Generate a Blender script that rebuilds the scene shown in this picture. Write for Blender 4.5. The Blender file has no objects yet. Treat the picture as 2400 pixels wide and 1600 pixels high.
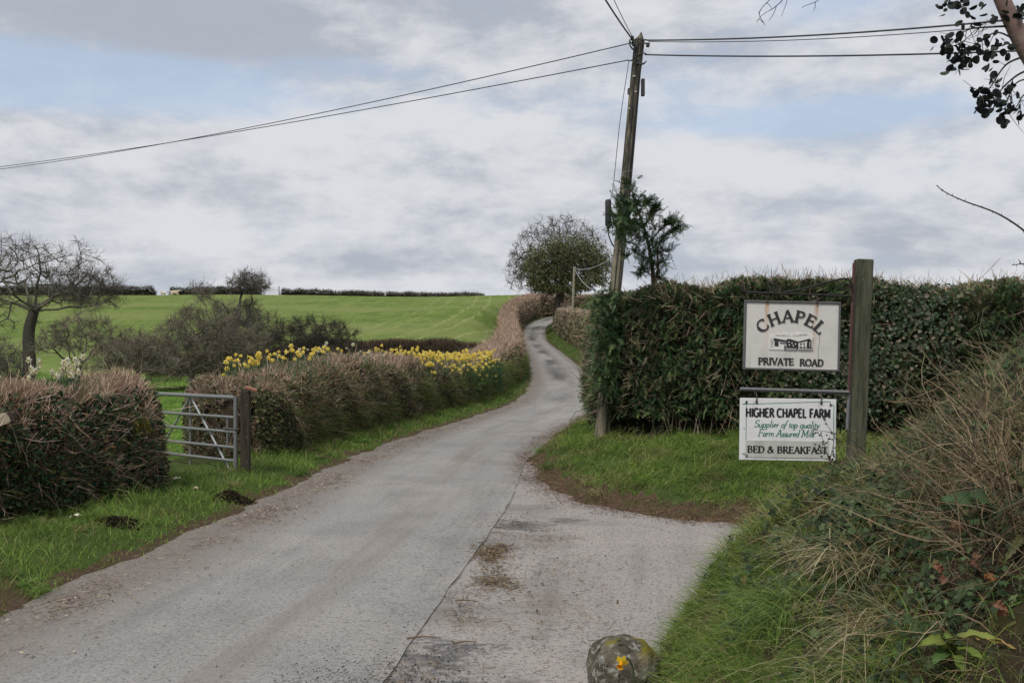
import bpy, math, random
import numpy as np
from mathutils import Vector, Matrix, noise as mnoise

rng = np.random.default_rng(11)
random.seed(5)
scene = bpy.context.scene
COL = scene.collection
PI = math.pi
F, CX, HY, CAMZ = 2287.0, 1176.0, 800.0, 1.65        # focal length in picture units, camera height


def at(px, py, Y):
    """a picture direction at a given distance, as a point of the place"""
    return np.array([(px - CX) / F * Y, Y, CAMZ + (HY - py) / F * Y])


# ------------------------------------------------------------------ mesh building
class G:
    def __init__(s):
        s.v, s.f, s.c, s.n = [], [], [], 0

    def add(s, v, f, c=(0.5, 0.5, 0.5), m=0):
        v = np.asarray(v, float).reshape(-1, 3)
        f = np.asarray(f, np.int64)
        if len(v) == 0 or len(f) == 0:
            return s
        c = np.asarray(c, float)
        if c.ndim == 1:
            c = np.broadcast_to(c, (len(v), 3))
        s.v.append(v); s.c.append(c); s.f.append((f + s.n, m)); s.n += len(v)
        return s

    def build(s, name, mats, parent=None, smooth=False):
        me = bpy.data.meshes.new(name)
        o = bpy.data.objects.new(name, me)
        COL.objects.link(o)
        v = np.concatenate(s.v); c = np.concatenate(s.c)
        me.vertices.add(len(v)); me.vertices.foreach_set('co', v.astype(np.float32).ravel())
        loops = np.concatenate([f.ravel() for f, m in s.f])
        tot = np.concatenate([np.full(len(f), f.shape[1]) for f, m in s.f])
        mi = np.concatenate([np.full(len(f), m) for f, m in s.f])
        me.loops.add(len(loops)); me.loops.foreach_set('vertex_index', loops.astype(np.int32))
        me.polygons.add(len(tot))
        st = np.zeros(len(tot), np.int64); st[1:] = np.cumsum(tot)[:-1]
        me.polygons.foreach_set('loop_start', st.astype(np.int32))
        me.polygons.foreach_set('loop_total', tot.astype(np.int32))
        me.polygons.foreach_set('material_index', mi.astype(np.int32))
        me.polygons.foreach_set('use_smooth', np.full(len(tot), smooth))
        me.update(calc_edges=True)
        ca = me.color_attributes.new('Col', 'FLOAT_COLOR', 'POINT')
        ca.data.foreach_set('color', np.concatenate([c, np.ones((len(c), 1))], 1).astype(np.float32).ravel())
        for m in (mats if isinstance(mats, (list, tuple)) else [mats]):
            me.materials.append(m)
        if parent is not None:
            o.parent = parent
            o.matrix_parent_inverse = parent.matrix_world.inverted() if False else Matrix.Translation(-parent.location)
        return o


def tag(o, label=None, cat=None, group=None, kind=None):
    if label: o['label'] = label
    if cat: o['category'] = cat
    if group: o['group'] = group
    if kind: o['kind'] = kind
    return o


def empty(name, loc, label, cat, group=None):
    o = bpy.data.objects.new(name, None)
    o.empty_display_size = 0.2
    COL.objects.link(o)
    o.location = [float(q) for q in loc]
    return tag(o, label, cat, group)


def unit(v):
    return v / np.maximum(np.linalg.norm(v, axis=-1, keepdims=True), 1e-9)


def rdir(n):
    return unit(rng.normal(size=(n, 3)))


def perp(d):
    r = rdir(len(d))
    return unit(np.cross(d, r))


def seg_tubes(g, p0, p1, r0, r1, c, sides=3, m=0):
    """many separate tapered prisms at once"""
    n = len(p0)
    if n == 0: return
    d = unit(p1 - p0); a = perp(d); b = np.cross(d, a)
    r0 = np.broadcast_to(r0, (n,)); r1 = np.broadcast_to(r1, (n,))
    vs = []
    for p, r in ((p0, r0), (p1, r1)):
        for k in range(sides):
            t = 2 * PI * k / sides
            vs.append(p + (a * math.cos(t) + b * math.sin(t)) * r[:, None])
    v = np.stack(vs, 1)
    base = np.arange(n)[:, None] * (2 * sides)
    fs = [np.concatenate([base + k, base + (k + 1) % sides, base + sides + (k + 1) % sides, base + sides + k], 1) for k in range(sides)]
    c = np.asarray(c, float)
    if c.ndim == 2: c = np.repeat(c, 2 * sides, 0)
    g.add(v.reshape(-1, 3), np.concatenate(fs), c, m)


def tube(g, pts, r, c=(0.5, 0.5, 0.5), sides=8, m=0, cap=True):
    """one joined tube along a path"""
    pts = np.asarray(pts, float); n = len(pts)
    r = np.broadcast_to(np.asarray(r, float), (n,))
    d = unit(np.gradient(pts, axis=0))
    up = np.array([0, 0, 1.0]) if abs(d[0][2]) < 0.9 else np.array([1.0, 0, 0])
    a = unit(np.cross(d[0], up)[None])[0]
    vs = []
    for i in range(n):
        a = a - d[i] * np.dot(a, d[i]); a = a / np.linalg.norm(a)
        b = np.cross(d[i], a)
        for k in range(sides):
            t = 2 * PI * k / sides
            vs.append(pts[i] + (a * math.cos(t) + b * math.sin(t)) * r[i])
    fs = [[i * sides + k, i * sides + (k + 1) % sides, (i + 1) * sides + (k + 1) % sides, (i + 1) * sides + k] for i in range(n - 1) for k in range(sides)]
    g.add(vs, fs, c, m)
    if cap:
        g.add(vs[:sides], [list(range(sides))[::-1]], c, m)
        g.add(vs[-sides:], [list(range(sides))], c, m)


def box(g, x0, x1, y0, y1, z0, z1, c=(0.5, 0.5, 0.5), m=0, M=None, bev=0.0):
    b = min(bev, (x1 - x0) / 2.1, (y1 - y0) / 2.1, (z1 - z0) / 2.1)
    if b <= 0:
        v = np.array([[x, y, z] for z in (z0, z1) for y in (y0, y1) for x in (x0, x1)], float)
        f = [[0, 2, 3, 1], [4, 5, 7, 6], [0, 1, 5, 4], [2, 6, 7, 3], [0, 4, 6, 2], [1, 3, 7, 5]]
        if M is not None: v = v @ np.array(M.to_3x3()).T + np.array(M.translation)
        g.add(v, f, c, m); return
    ring = lambda e: [(x0 + e, y0 + b), (x0 + b, y0 + e), (x1 - b, y0 + e), (x1 - e, y0 + b), (x1 - e, y1 - b), (x1 - b, y1 - e), (x0 + b, y1 - e), (x0 + e, y1 - b)]
    v = [(x, y, z) for z, e in ((z0, b * 0.9), (z0 + b, 0), (z1 - b, 0), (z1, b * 0.9)) for x, y in ring(e)]
    v = np.array(v, float)
    f4 = [[l * 8 + k, l * 8 + (k + 1) % 8, l * 8 + 8 + (k + 1) % 8, l * 8 + 8 + k] for l in range(3) for k in range(8)]
    if M is not None: v = v @ np.array(M.to_3x3()).T + np.array(M.translation)
    g.add(v, f4, c, m)
    g.add(v[:8], [list(range(8))[::-1]], c, m); g.add(v[24:], [list(range(8))], c, m)


def leaves(g, p, axis, nrm, L, W, c, m=0, fold=0.15):
    """rhombic leaves: p is the stalk end"""
    n = len(p)
    if n == 0: return
    axis = unit(axis); side = unit(np.cross(nrm, axis)); nn = np.cross(axis, side)
    L = np.broadcast_to(L, (n,))[:, None]; W = np.broadcast_to(W, (n,))[:, None]
    v = np.stack([p, p + axis * L * 0.45 + side * W * 0.5 + nn * W * fold, p + axis * L, p + axis * L * 0.45 - side * W * 0.5 + nn * W * fold], 1)
    b = np.arange(n)[:, None] * 4
    f = np.concatenate([np.concatenate([b, b + 1, b + 2], 1), np.concatenate([b, b + 2, b + 3], 1)])
    c = np.asarray(c, float)
    if c.ndim == 2: c = np.repeat(c, 4, 0)
    g.add(v.reshape(-1, 3), f, c, m)


def blades(g, p, d, L, W, sag, c, segs=3, m=0, tipc=None):
    """grass blades: start p, direction d, length, width, how far the tip falls over"""
    n = len(p)
    if n == 0: return
    d = unit(d)
    hz = rdir(n); hz[:, 2] = 0; hz = unit(hz)
    side = unit(np.cross(d, hz) + 1e-6); side[:, 2] *= 0.3; side = unit(side)
    out = d.copy(); out[:, 2] = 0; out = unit(out + hz * 0.15)
    L = np.broadcast_to(L, (n,))[:, None]; W = np.broadcast_to(W, (n,))[:, None]; sag = np.broadcast_to(sag, (n,))[:, None]
    vs, cs = [], []
    c = np.asarray(c, float)
    if c.ndim == 1: c = np.broadcast_to(c, (n, 3))
    for k in range(segs + 1):
        t = k / segs
        q = p + d * L * t + (out * 0.55 - np.array([0, 0, 0.8])) * L * sag * t * t
        w = W * (1 - t) ** 0.7 * 0.5
        cc = c if tipc is None else c * (1 - t) + tipc * t
        if k < segs:
            vs += [q - side * w, q + side * w]; cs += [cc, cc]
        else:
            vs += [q]; cs += [cc]
    v = np.stack(vs, 1); cv = np.stack(cs, 1); K = 2 * segs + 1
    b = np.arange(n)[:, None] * K
    q4 = [np.concatenate([b + 2 * k, b + 2 * k + 1, b + 2 * k + 3, b + 2 * k + 2], 1) for k in range(segs - 1)]
    cv = cv.reshape(-1, 3); v = v.reshape(-1, 3)
    tri = np.concatenate([b + 2 * segs - 2, b + 2 * segs - 1, b + 2 * segs], 1)
    g.add(v, tri, cv, m)
    if q4:
        s0 = g.n - len(v)
        g.f.append((np.concatenate(q4) + s0, m))


def jit(c, n, s=0.25, hue=0.08):
    c = np.asarray(c, float)
    return np.clip(c * rng.uniform(1 - s, 1 + s, (n, 1)) * rng.uniform(1 - hue, 1 + hue, (n, 3)), 0.002, 0.95)


VEG = 1.45                                             # overall paleness of the plants, bark and litter


def pick(cols, probs, n, s=0.25):
    i = rng.choice(len(cols), n, p=np.array(probs) / np.sum(probs))
    return jit(np.array(cols)[i] * VEG, n, s)


def vnoise(p, scale, seed=0.0):
    """cheap smooth noise (-1..1) for arrays of points"""
    p = np.asarray(p, float) * scale + seed * 7.13
    x, y = p[..., 0], p[..., 1]
    z = p[..., 2] if p.shape[-1] > 2 else 0.0
    a = np.sin(1.7 * x + 1.3 * np.sin(0.9 * y + seed) + 0.7 * z) + np.sin(2.3 * y - 1.1 * np.sin(1.3 * x) + 1.9 * z + seed)
    b = np.sin(3.1 * x + 2.7 * y + 1.1 * z + 2.0 * seed) + np.sin(-2.9 * x + 3.7 * y + 2.3 * z)
    e = np.sin(5.3 * x - 4.1 * y + 6.1 * z + seed) + np.sin(6.7 * y + 4.9 * x)
    return (a * 0.5 + b * 0.3 + e * 0.2) / 1.6


def sstep(a, b, x):
    t = np.clip((x - a) / (b - a), 0, 1)
    return t * t * (3 - 2 * t)


# ------------------------------------------------------------------ materials
class NT:
    def __init__(s, name, world=False):
        s.m = bpy.data.materials.new(name)
        s.m.use_nodes = True
        s.t = s.m.node_tree
        s.t.nodes.clear()
        s.out = s.t.nodes.new('ShaderNodeOutputMaterial')

    def n(s, typ, **kw):
        nd = s.t.nodes.new(typ)
        for k, v in kw.items():
            if k.startswith('i_'):
                key = k[2:]
                key = int(key) if key.isdigit() else key.replace('_', ' ')
                if hasattr(v, 'is_linked') or isinstance(v, bpy.types.NodeSocket): s.t.links.new(v, nd.inputs[key])
                else: nd.inputs[key].default_value = v
            else:
                setattr(nd, k, v)
        return nd

    def math(s, op, a, b=0.0, c=0.0, clamp=False):
        nd = s.t.nodes.new('ShaderNodeMath'); nd.operation = op; nd.use_clamp = clamp
        for i, v in enumerate((a, b, c)):
            if isinstance(v, bpy.types.NodeSocket): s.t.links.new(v, nd.inputs[i])
            else: nd.inputs[i].default_value = v
        return nd.outputs[0]

    def mix(s, fac, a, b, blend='MIX'):
        nd = s.t.nodes.new('ShaderNodeMix'); nd.data_type = 'RGBA'; nd.blend_type = blend; nd.clamp_factor = True
        for key, v in ((0, fac), (6, a), (7, b)):
            if isinstance(v, bpy.types.NodeSocket): s.t.links.new(v, nd.inputs[key])
            elif key == 0: nd.inputs[0].default_value = v
            else: nd.inputs[key].default_value = (*v, 1) if len(v) == 3 else v
        return nd.outputs[2]

    def noise(s, vec, scale, detail=4, rough=0.55, dist=0.0):
        nd = s.n('ShaderNodeTexNoise')
        nd.inputs['Scale'].default_value = scale; nd.inputs['Detail'].default_value = detail
        nd.inputs['Roughness'].default_value = rough; nd.inputs['Distortion'].default_value = dist
        if vec is not None: s.t.links.new(vec, nd.inputs['Vector'])
        return nd.outputs['Fac']

    def ramp(s, fac, a, b):
        nd = s.n('ShaderNodeMapRange', interpolation_type='SMOOTHSTEP')
        s.t.links.new(fac, nd.inputs[0]); nd.inputs[1].default_value = a; nd.inputs[2].default_value = b
        return nd.outputs[0]

    def pos(s):
        return s.n('ShaderNodeNewGeometry').outputs['Position']

    def scale(s, vec, xyz):
        nd = s.n('ShaderNodeVectorMath', operation='MULTIPLY')
        s.t.links.new(vec, nd.inputs[0]); nd.inputs[1].default_value = xyz
        return nd.outputs[0]

    def attr(s, name='Col'):
        return s.n('ShaderNodeAttribute', attribute_name=name).outputs['Color']

    def finish(s, color, rough=0.8, spec=0.3, metal=0.0, bump=None, bstr=0.3, bdist=0.01, transl=0.0):
        p = s.n('ShaderNodeBsdfPrincipled')
        for k, v in (('Base Color', color), ('Roughness', rough), ('Specular IOR Level', spec), ('Metallic', metal)):
            if isinstance(v, bpy.types.NodeSocket): s.t.links.new(v, p.inputs[k])
            elif k == 'Base Color': p.inputs[k].default_value = (*v, 1)
            else: p.inputs[k].default_value = v
        if bump is not None:
            b = s.n('ShaderNodeBump'); b.inputs['Strength'].default_value = bstr; b.inputs['Distance'].default_value = bdist
            s.t.links.new(bump, b.inputs['Height']); s.t.links.new(b.outputs[0], p.inputs['Normal'])
        sh = p.outputs[0]
        if transl > 0:
            tr = s.n('ShaderNodeBsdfTranslucent'); s.t.links.new(color, tr.inputs[0])
            mx = s.n('ShaderNodeMixShader'); mx.inputs[0].default_value = transl
            s.t.links.new(sh, mx.inputs[1]); s.t.links.new(tr.outputs[0], mx.inputs[2]); sh = mx.outputs[0]
        s.t.links.new(sh, s.out.inputs['Surface'])
        return s.m


def mat_attr(name, rough=0.7, spec=0.25, transl=0.0, nscale=None, namp=0.4, bump=0.0, metal=0.0):
    k = NT(name); c = k.attr()
    h = None
    if nscale:
        h = k.noise(k.pos(), nscale, 5, 0.65)
        v = k.math('MULTIPLY_ADD', h, 2 * namp, 1 - namp)
        c = k.mix(1.0, c, k.n('ShaderNodeCombineColor', i_0=v, i_1=v, i_2=v).outputs[0], 'MULTIPLY')
    return k.finish(c, rough, spec, metal, h if bump else None, bump, 0.02, transl)


LEAF = mat_attr('leaf', 0.55, 0.35, 0.22)
IVY = mat_attr('ivy_leaf', 0.62, 0.14, 0.1, 60, 0.25)
NEEDLE = mat_attr('conifer_leaf', 0.6, 0.3, 0.12)
TWIG = mat_attr('twig', 0.85, 0.15)
GRASS = mat_attr('grass_blade', 0.6, 0.25, 0.3)
BARK = mat_attr('bark', 0.9, 0.15, 0.0, 9, 0.45, 0.6)
EARTH = mat_attr('hedge_bank_earth', 0.95, 0.05, 0.0, 6, 0.5, 0.5)
PETAL = mat_attr('petal', 0.5, 0.25, 0.25)
IRON = mat_attr('old_iron', 0.7, 0.35, 0.0, 40, 0.35, 0.2)
PLAIN = mat_attr('painted', 0.55, 0.35)
STEEL = mat_attr('galvanised_steel', 0.5, 0.4, 0.0, 25, 0.25, 0.0, 0.35)
RUBBER = mat_attr('cable_rubber', 0.6, 0.3)
WOOL = mat_attr('wool', 0.95, 0.05, 0, 20, 0.2)


def mat_ground():
    k = NT('rough_grass_ground'); p = k.pos()
    n1 = k.noise(p, 1.3, 5, 0.6); n2 = k.noise(p, 14, 4, 0.7); n3 = k.noise(p, 0.25, 3)
    g = k.mix(n2, (0.028, 0.045, 0.012), (0.075, 0.11, 0.03))
    g = k.mix(k.ramp(n1, 0.5, 0.72), g, (0.07, 0.05, 0.03))
    g = k.mix(k.ramp(n3, 0.45, 0.7), g, k.mix(n2, (0.05, 0.075, 0.02), (0.1, 0.13, 0.035)))
    return k.finish(g, 0.95, 0.05, 0, n2, 0.6, 0.03)


def mat_soil():
    k = NT('verge_soil'); p = k.pos()
    n2 = k.noise(p, 30, 5, 0.7); n1 = k.noise(p, 3, 4)
    c = k.mix(n2, (0.02, 0.014, 0.01), (0.15, 0.10, 0.07))
    c = k.mix(k.math('MULTIPLY', k.ramp(k.math('ADD', n1, k.math('MULTIPLY_ADD', n2, .6, -.3)), 0.5, 0.62), .6), c, k.mix(n2, (0.03, 0.035, 0.012), (0.085, 0.085, 0.03)))
    return k.finish(c, 0.95, 0.05, 0, n2, 0.8, 0.02)


def mat_field():
    k = NT('pasture'); p = k.pos()
    lo = k.noise(k.scale(p, (0.035, 0.08, 0)), 1.0, 4, 0.6)
    mid = k.noise(k.scale(p, (0.5, 0.16, 0)), 1.0, 5, 0.68)
    hi = k.noise(k.scale(p, (2.2, 0.7, 0)), 1.0, 5, 0.72)
    c = k.mix(k.ramp(mid, 0.32, 0.68), (0.10, 0.15, 0.034), (0.165, 0.22, 0.055))
    c = k.mix(k.math('MULTIPLY', k.ramp(hi, 0.46, 0.64), 0.75), c, (0.075, 0.12, 0.026))
    c = k.mix(k.math('MULTIPLY', k.ramp(lo, 0.38, 0.66), 0.7), c, (0.19, 0.215, 0.08))
    # tractor wheelings worn across the grass towards the lane
    sx = k.n('ShaderNodeSeparateXYZ'); k.t.links.new(p, sx.inputs[0])
    x, y = sx.outputs[0], sx.outputs[1]
    yy = k.math('SUBTRACT', y, 72.0)
    curve = k.math('MULTIPLY', k.math('MULTIPLY', yy, yy), -0.0013)
    u = k.math('SUBTRACT', x, k.math('ADD', curve, k.math('MULTIPLY_ADD', yy, 0.155, -9.5)))
    wob = k.math('MULTIPLY_ADD', k.noise(k.scale(p, (0.0, 0.22, 0)), 1.0, 3), 1.2, -0.6)
    u = k.math('ADD', u, wob)
    tot = None
    for off, wd, am in ((0.0, 0.22, 0.6), (1.9, 0.22, 0.6), (4.6, 0.25, 0.5), (6.5, 0.22, 0.45), (-3.4, 0.3, 0.35), (-5.2, 0.3, 0.3), (8.6, 0.3, 0.3)):
        d = k.math('DIVIDE', k.math('ABSOLUTE', k.math('SUBTRACT', u, off)), wd)
        v = k.math('MULTIPLY', k.math('SUBTRACT', 1.0, d, clamp=True), am)
        tot = v if tot is None else k.math('ADD', tot, v)
    tot = k.math('MULTIPLY', tot, k.ramp(k.noise(k.scale(p, (0.6, 0.3, 0)), 1.0, 3), 0.3, 0.55))
    c = k.mix(tot, c, (0.30, 0.31, 0.135))
    return k.finish(c, 0.95, 0.05, 0, hi, 0.8, 0.15)


def mat_road(name, base, pink, speck, side=False):
    k = NT(name); p = k.pos()
    uv = k.n('ShaderNodeUVMap', uv_map='UVMap').outputs[0]
    sp = k.n('ShaderNodeSeparateXYZ'); k.t.links.new(uv, sp.inputs[0])
    lat, run = sp.outputs[0], sp.outputs[1]
    fine = k.noise(p, 95, 3, 0.75); grit = k.noise(p, 38, 4, 0.75); patch = k.noise(p, 1.1, 5, 0.6); big = k.noise(p, 0.33, 4, 0.6)
    streak = k.noise(k.scale(uv, (3.2, 0.22, 0)), 1.0, 5, 0.62)
    c = k.mix(k.ramp(big, 0.35, 0.65), base, pink)
    c = k.mix(k.math('MULTIPLY', k.ramp(patch, 0.42, 0.7), 0.45), c, tuple(q * 0.62 for q in base))
    c = k.mix(k.math('MULTIPLY', k.ramp(streak, 0.46, 0.7), 0.42), c, tuple(q * 0.55 for q in base))
    c = k.mix(k.math('MULTIPLY', k.ramp(grit, 0.5, 0.66), speck), c, (0.075, 0.068, 0.06))
    c = k.mix(k.math('MULTIPLY', k.ramp(fine, 0.52, 0.7), speck * 0.9), c, (0.06, 0.055, 0.05))
    c = k.mix(k.math('MULTIPLY', k.ramp(k.noise(p, 58, 4, 0.8), 0.54, 0.66), 0.6), c, (0.46, 0.43, 0.395))
    c = k.mix(k.math('MULTIPLY', k.ramp(k.noise(p, 21, 5, 0.8), 0.56, 0.64), 0.45 * speck), c, (0.06, 0.054, 0.048))
    if not side:
        # dark worn wheel tracks, strongest where the lane climbs, and a gravelly outer edge
        far = k.ramp(run, 24.0, 60.0)
        w = k.math('DIVIDE', k.math('ABSOLUTE', k.math('SUBTRACT', k.math('ABSOLUTE', k.math('ADD', lat, 0.05)), 0.1)), 0.62)
        w = k.math('SUBTRACT', 1.0, w, clamp=True)
        ptch = k.ramp(k.noise(k.scale(uv, (0.7, 0.11, 0)), 1.0, 3, 0.5), 0.36, 0.62)
        c = k.mix(k.math('MULTIPLY', k.math('MULTIPLY', w, far), k.math('MULTIPLY', ptch, 0.95)), c, (0.07, 0.066, 0.064))
        e = k.ramp(k.math('ADD', lat, k.math('MULTIPLY_ADD', patch, 0.7, -0.35)), -0.35, -1.15)
        ec = k.mix(k.ramp(grit, 0.35, 0.62), (0.05, 0.043, 0.036), (0.24, 0.2, 0.165))
        c = k.mix(k.math('MULTIPLY', e, 0.72), c, ec)
        er = k.ramp(k.math('ADD', lat, k.math('MULTIPLY_ADD', patch, 0.4, -0.2)), 0.85, 1.25)
        c = k.mix(k.math('MULTIPLY', k.math('MULTIPLY', er, 0.6), k.ramp(run, 22.0, 25.0)), c, ec)
        # a sandy crest of washed-out grit between the wheel tracks
        cr = k.math('SUBTRACT', 1.0, k.math('DIVIDE', k.math('ABSOLUTE', k.math('ADD', lat, -0.35)), 0.4), clamp=True)
        c = k.mix(k.math('MULTIPLY', k.math('MULTIPLY', cr, k.ramp(streak, 0.4, 0.6)), 0.45), c, k.mix(grit, (0.12, 0.095, 0.075), (0.3, 0.26, 0.22)))
    else:
        # tar stains and washed grit lying against the joint with the lane
        dn = k.math('ADD', lat, k.math('MULTIPLY_ADD', patch, 0.9, -0.45))
        st = k.math('MULTIPLY', k.ramp(dn, 0.75, 0.1), k.ramp(k.noise(k.scale(p, (0.35, 0.75, 0)), 1.0, 3, 0.5), 0.5, 0.62))
        c = k.mix(k.math('MULTIPLY', st, 0.35), c, k.mix(grit, (0.04, 0.038, 0.036), (0.12, 0.115, 0.11)))
        br = k.math('MULTIPLY', k.ramp(dn, 1.3, 0.2), k.ramp(k.noise(k.scale(p, (1.3, 2.6, 0)), 1.0, 4, 0.65), 0.54, 0.68))
        c = k.mix(k.math('MULTIPLY', br, 0.4), c, (0.115, 0.082, 0.05))
        jt = k.ramp(k.math('ADD', lat, k.math('MULTIPLY_ADD', grit, 0.06, -0.03)), 0.03, 0.0)
        c = k.mix(k.math('MULTIPLY', jt, k.math('MULTIPLY', k.ramp(k.noise(p, 2.6, 4, .7), .44, .58), 0.6)), c, (0.06, 0.057, 0.053))
        ed = k.math('ADD', k.math('MULTIPLY_ADD', k.noise(k.scale(p, (3.0, 5.5, 0)), 1.0, 7, .74, .4), 4.6, -2.3), k.math('MULTIPLY_ADD', k.noise(p, 17, 5, .75), 3.2, -1.45))
        for u0, v0, su, sv, am, cc in ((.22, 9.3, .40, .5, .95, 'd'), (.72, 9.55, .4, .22, .8, 'd'), (.25, 5.35, .30, .42, 1.0, 'd'), (-.05, 4.75, .5, .32, .95, 'd'), (.45, 4.85, .35, .2, .8, 'd'), (.15, 8.0, .2, .42, .9, 'b'), (.26, 7.05, .2, .3, .8, 'b'), (.5, 8.7, .3, .3, .5, 'b'), (.7, 6.4, .3, .4, .4, 'b')):
            a_ = k.math('DIVIDE', k.math('SUBTRACT', lat, u0), su); b_ = k.math('DIVIDE', k.math('SUBTRACT', run, v0), sv)
            q_ = k.math('SUBTRACT', 1.0, k.math('ADD', k.math('SQRT', k.math('ADD', k.math('MULTIPLY', a_, a_), k.math('MULTIPLY', b_, b_))), ed))
            m_ = k.math('MULTIPLY', k.math('MULTIPLY', k.ramp(q_, -.1, .75), k.ramp(k.math('SQRT', k.math('ADD', k.math('MULTIPLY', a_, a_), k.math('MULTIPLY', b_, b_))), 1.9, .7)), am * .9)
            c = k.mix(m_, c, k.mix(k.ramp(grit, .4, .62), (.045, .043, .042), (.17, .165, .16)) if cc == 'd' else k.mix(k.ramp(grit, .4, .62), (.055, .038, .022), (.24, .185, .12)))
    return k.finish(c, 0.88, 0.22, 0, k.math('ADD', fine, grit), 0.55, 0.012)


def mat_wood(name, a, b, lich, grain=(30, 30, 2.2), tar=None):
    k = NT(name); tc = k.n('ShaderNodeTexCoord').outputs['Object']
    gr = k.noise(k.scale(tc, grain), 1.0, 6, 0.7); n = k.noise(tc, 7, 5, 0.65); l = k.noise(tc, 26, 5, 0.7)
    c = k.mix(k.ramp(gr, 0.3, 0.7), a, b)
    c = k.mix(k.math('MULTIPLY', k.ramp(n, 0.5, 0.7), 0.6), c, lich)
    c = k.mix(k.math('MULTIPLY', k.ramp(l, 0.64, 0.74), 0.75), c, (0.36, 0.36, 0.31))
    if tar:                                              # old creosote still dark on the upper length
        sp = k.n('ShaderNodeSeparateXYZ'); k.t.links.new(tc, sp.inputs[0])
        m = k.math('MULTIPLY', k.ramp(k.math('ADD', sp.outputs[2], k.math('MULTIPLY', n, 1.2)), tar, tar + 1.4), k.ramp(gr, .72, .38))
        c = k.mix(k.math('MULTIPLY', m, .85), c, (.028, .025, .021))
    return k.finish(c, 0.9, 0.15, 0, gr, 0.8, 0.012)


def mat_boulder():
    k = NT('lichened_granite'); tc = k.n('ShaderNodeTexCoord').outputs['Object']
    n = k.noise(tc, 7, 6, 0.65); s = k.noise(tc, 60, 4, 0.7); l = k.noise(tc, 27, 6, 0.72, 0.3)
    c = k.mix(k.ramp(n, 0.35, 0.65), (0.07, 0.062, 0.046), (0.17, 0.15, 0.115))
    c = k.mix(k.math('MULTIPLY', k.ramp(s, 0.5, 0.7), 0.5), c, (0.05, 0.045, 0.035))
    c = k.mix(k.math('MULTIPLY', k.ramp(l, 0.54, 0.6), 0.8), c, (0.31, 0.315, 0.28))
    c = k.mix(k.ramp(k.noise(tc, 22, 4, 0.6), 0.6, 0.66), c, (0.022, 0.021, 0.016))
    nz = k.n('ShaderNodeSeparateXYZ'); k.t.links.new(tc, nz.inputs[0])
    ms = k.math('MULTIPLY', k.ramp(nz.outputs[2], 0.08, 0.16), k.ramp(k.math('ADD', k.noise(tc, 8, 4, 0.6), k.math('MULTIPLY', nz.outputs[0], 1.1)), 0.42, 0.56))
    c = k.mix(ms, c, (0.17, 0.145, 0.022))
    return k.finish(c, 0.92, 0.1, 0, k.math('ADD', n, k.math('MULTIPLY', s, 0.5)), 0.7, 0.03)


def mat_board(name, base, stains):
    """painted board, with rust runs below its hooks: stains = (x, half width, top, length)"""
    k = NT(name); tc = k.n('ShaderNodeTexCoord').outputs['Object']
    sp = k.n('ShaderNodeSeparateXYZ'); k.t.links.new(tc, sp.inputs[0])
    x, z = sp.outputs[0], sp.outputs[2]
    n = k.noise(tc, 5, 5, 0.6); f = k.noise(k.scale(tc, (60, 60, 5)), 1.0, 4, 0.6)
    c = k.mix(k.ramp(n, 0.4, 0.8), base, tuple(q * 0.85 for q in base))
    c = k.mix(k.math('MULTIPLY', k.ramp(k.noise(tc, 34, 4, 0.7), 0.62, 0.74), 0.4), c, (0.3, 0.29, 0.24))
    c = k.mix(k.math('MULTIPLY', k.math('MULTIPLY', k.ramp(k.noise(k.scale(tc, (14, 14, 3)), 1.0, 5, .7), .45, .7), k.ramp(z, .02, -.24)), .4), c, (.30, .31, .22))
    for sx, hw, top, ln, col in stains:
        d = k.math('DIVIDE', k.math('ABSOLUTE', k.math('SUBTRACT', k.math('ADD', x, k.math('MULTIPLY_ADD', f, 0.016, -0.008)), sx)), hw)
        a = k.math('SUBTRACT', 1.0, d, clamp=True)
        dz = k.math('DIVIDE', k.math('SUBTRACT', top, z), ln)
        b = k.math('MULTIPLY', k.ramp(dz, -0.03, 0.04), k.ramp(dz, 1.0, 0.05))
        c = k.mix(k.math('MULTIPLY', k.math('MULTIPLY', a, b), k.math('MULTIPLY_ADD', f, 0.9, 0.35), clamp=True), c, col)
    return k.finish(c, 0.5, 0.35, 0, n, 0.1, 0.01)


# ------------------------------------------------------------------ the lay of the land
def catmull(P, per=14):
    P = np.asarray(P, float)
    Q = np.vstack([2 * P[0] - P[1], P, 2 * P[-1] - P[-2]])
    out = []
    for i in range(1, len(Q) - 2):
        for t in np.linspace(0, 1, per, endpoint=False):
            a, b, c, d = Q[i - 1], Q[i], Q[i + 1], Q[i + 2]
            out.append(0.5 * (2 * b + (c - a) * t + (2 * a - 5 * b + 4 * c - d) * t * t + (3 * b - a - 3 * c + d) * t ** 3))
    out.append(P[-1])
    return np.array(out)


LC = catmull([(-4.6, -10, 0), (-3.2, -4, 0), (-2.5, 0, 0), (-2.12, 3, 0), (-1.84, 5.4, 0), (-1.66, 7.1, 0), (-1.27, 10.8, 0), (-1.05, 14.5, 0), (-.62, 18, 0), (.2, 22.5, 0),
              (1.0, 27, 0), (1.72, 34, .0), (2.22, 45, .25), (2.36, 58, .76), (2.36, 75, 1.35), (2.15, 98, 2.35), (2.2, 105, 2.95), (2.7, 116, 4.0), (3.9, 126, 5.0),
              (6.2, 136, 5.9), (10, 142, 6.5), (16, 146, 7.0), (26, 150, 7.4), (45, 154, 7.6)])
LT = unit(np.gradient(LC[:, :2], axis=0)); LN = np.stack([LT[:, 1], -LT[:, 0]], 1)     # LN points to the right of travel
HW = 1.25
LS = np.concatenate([[0], np.cumsum(np.linalg.norm(np.diff(LC[:, :2], axis=0), axis=1))])


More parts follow.
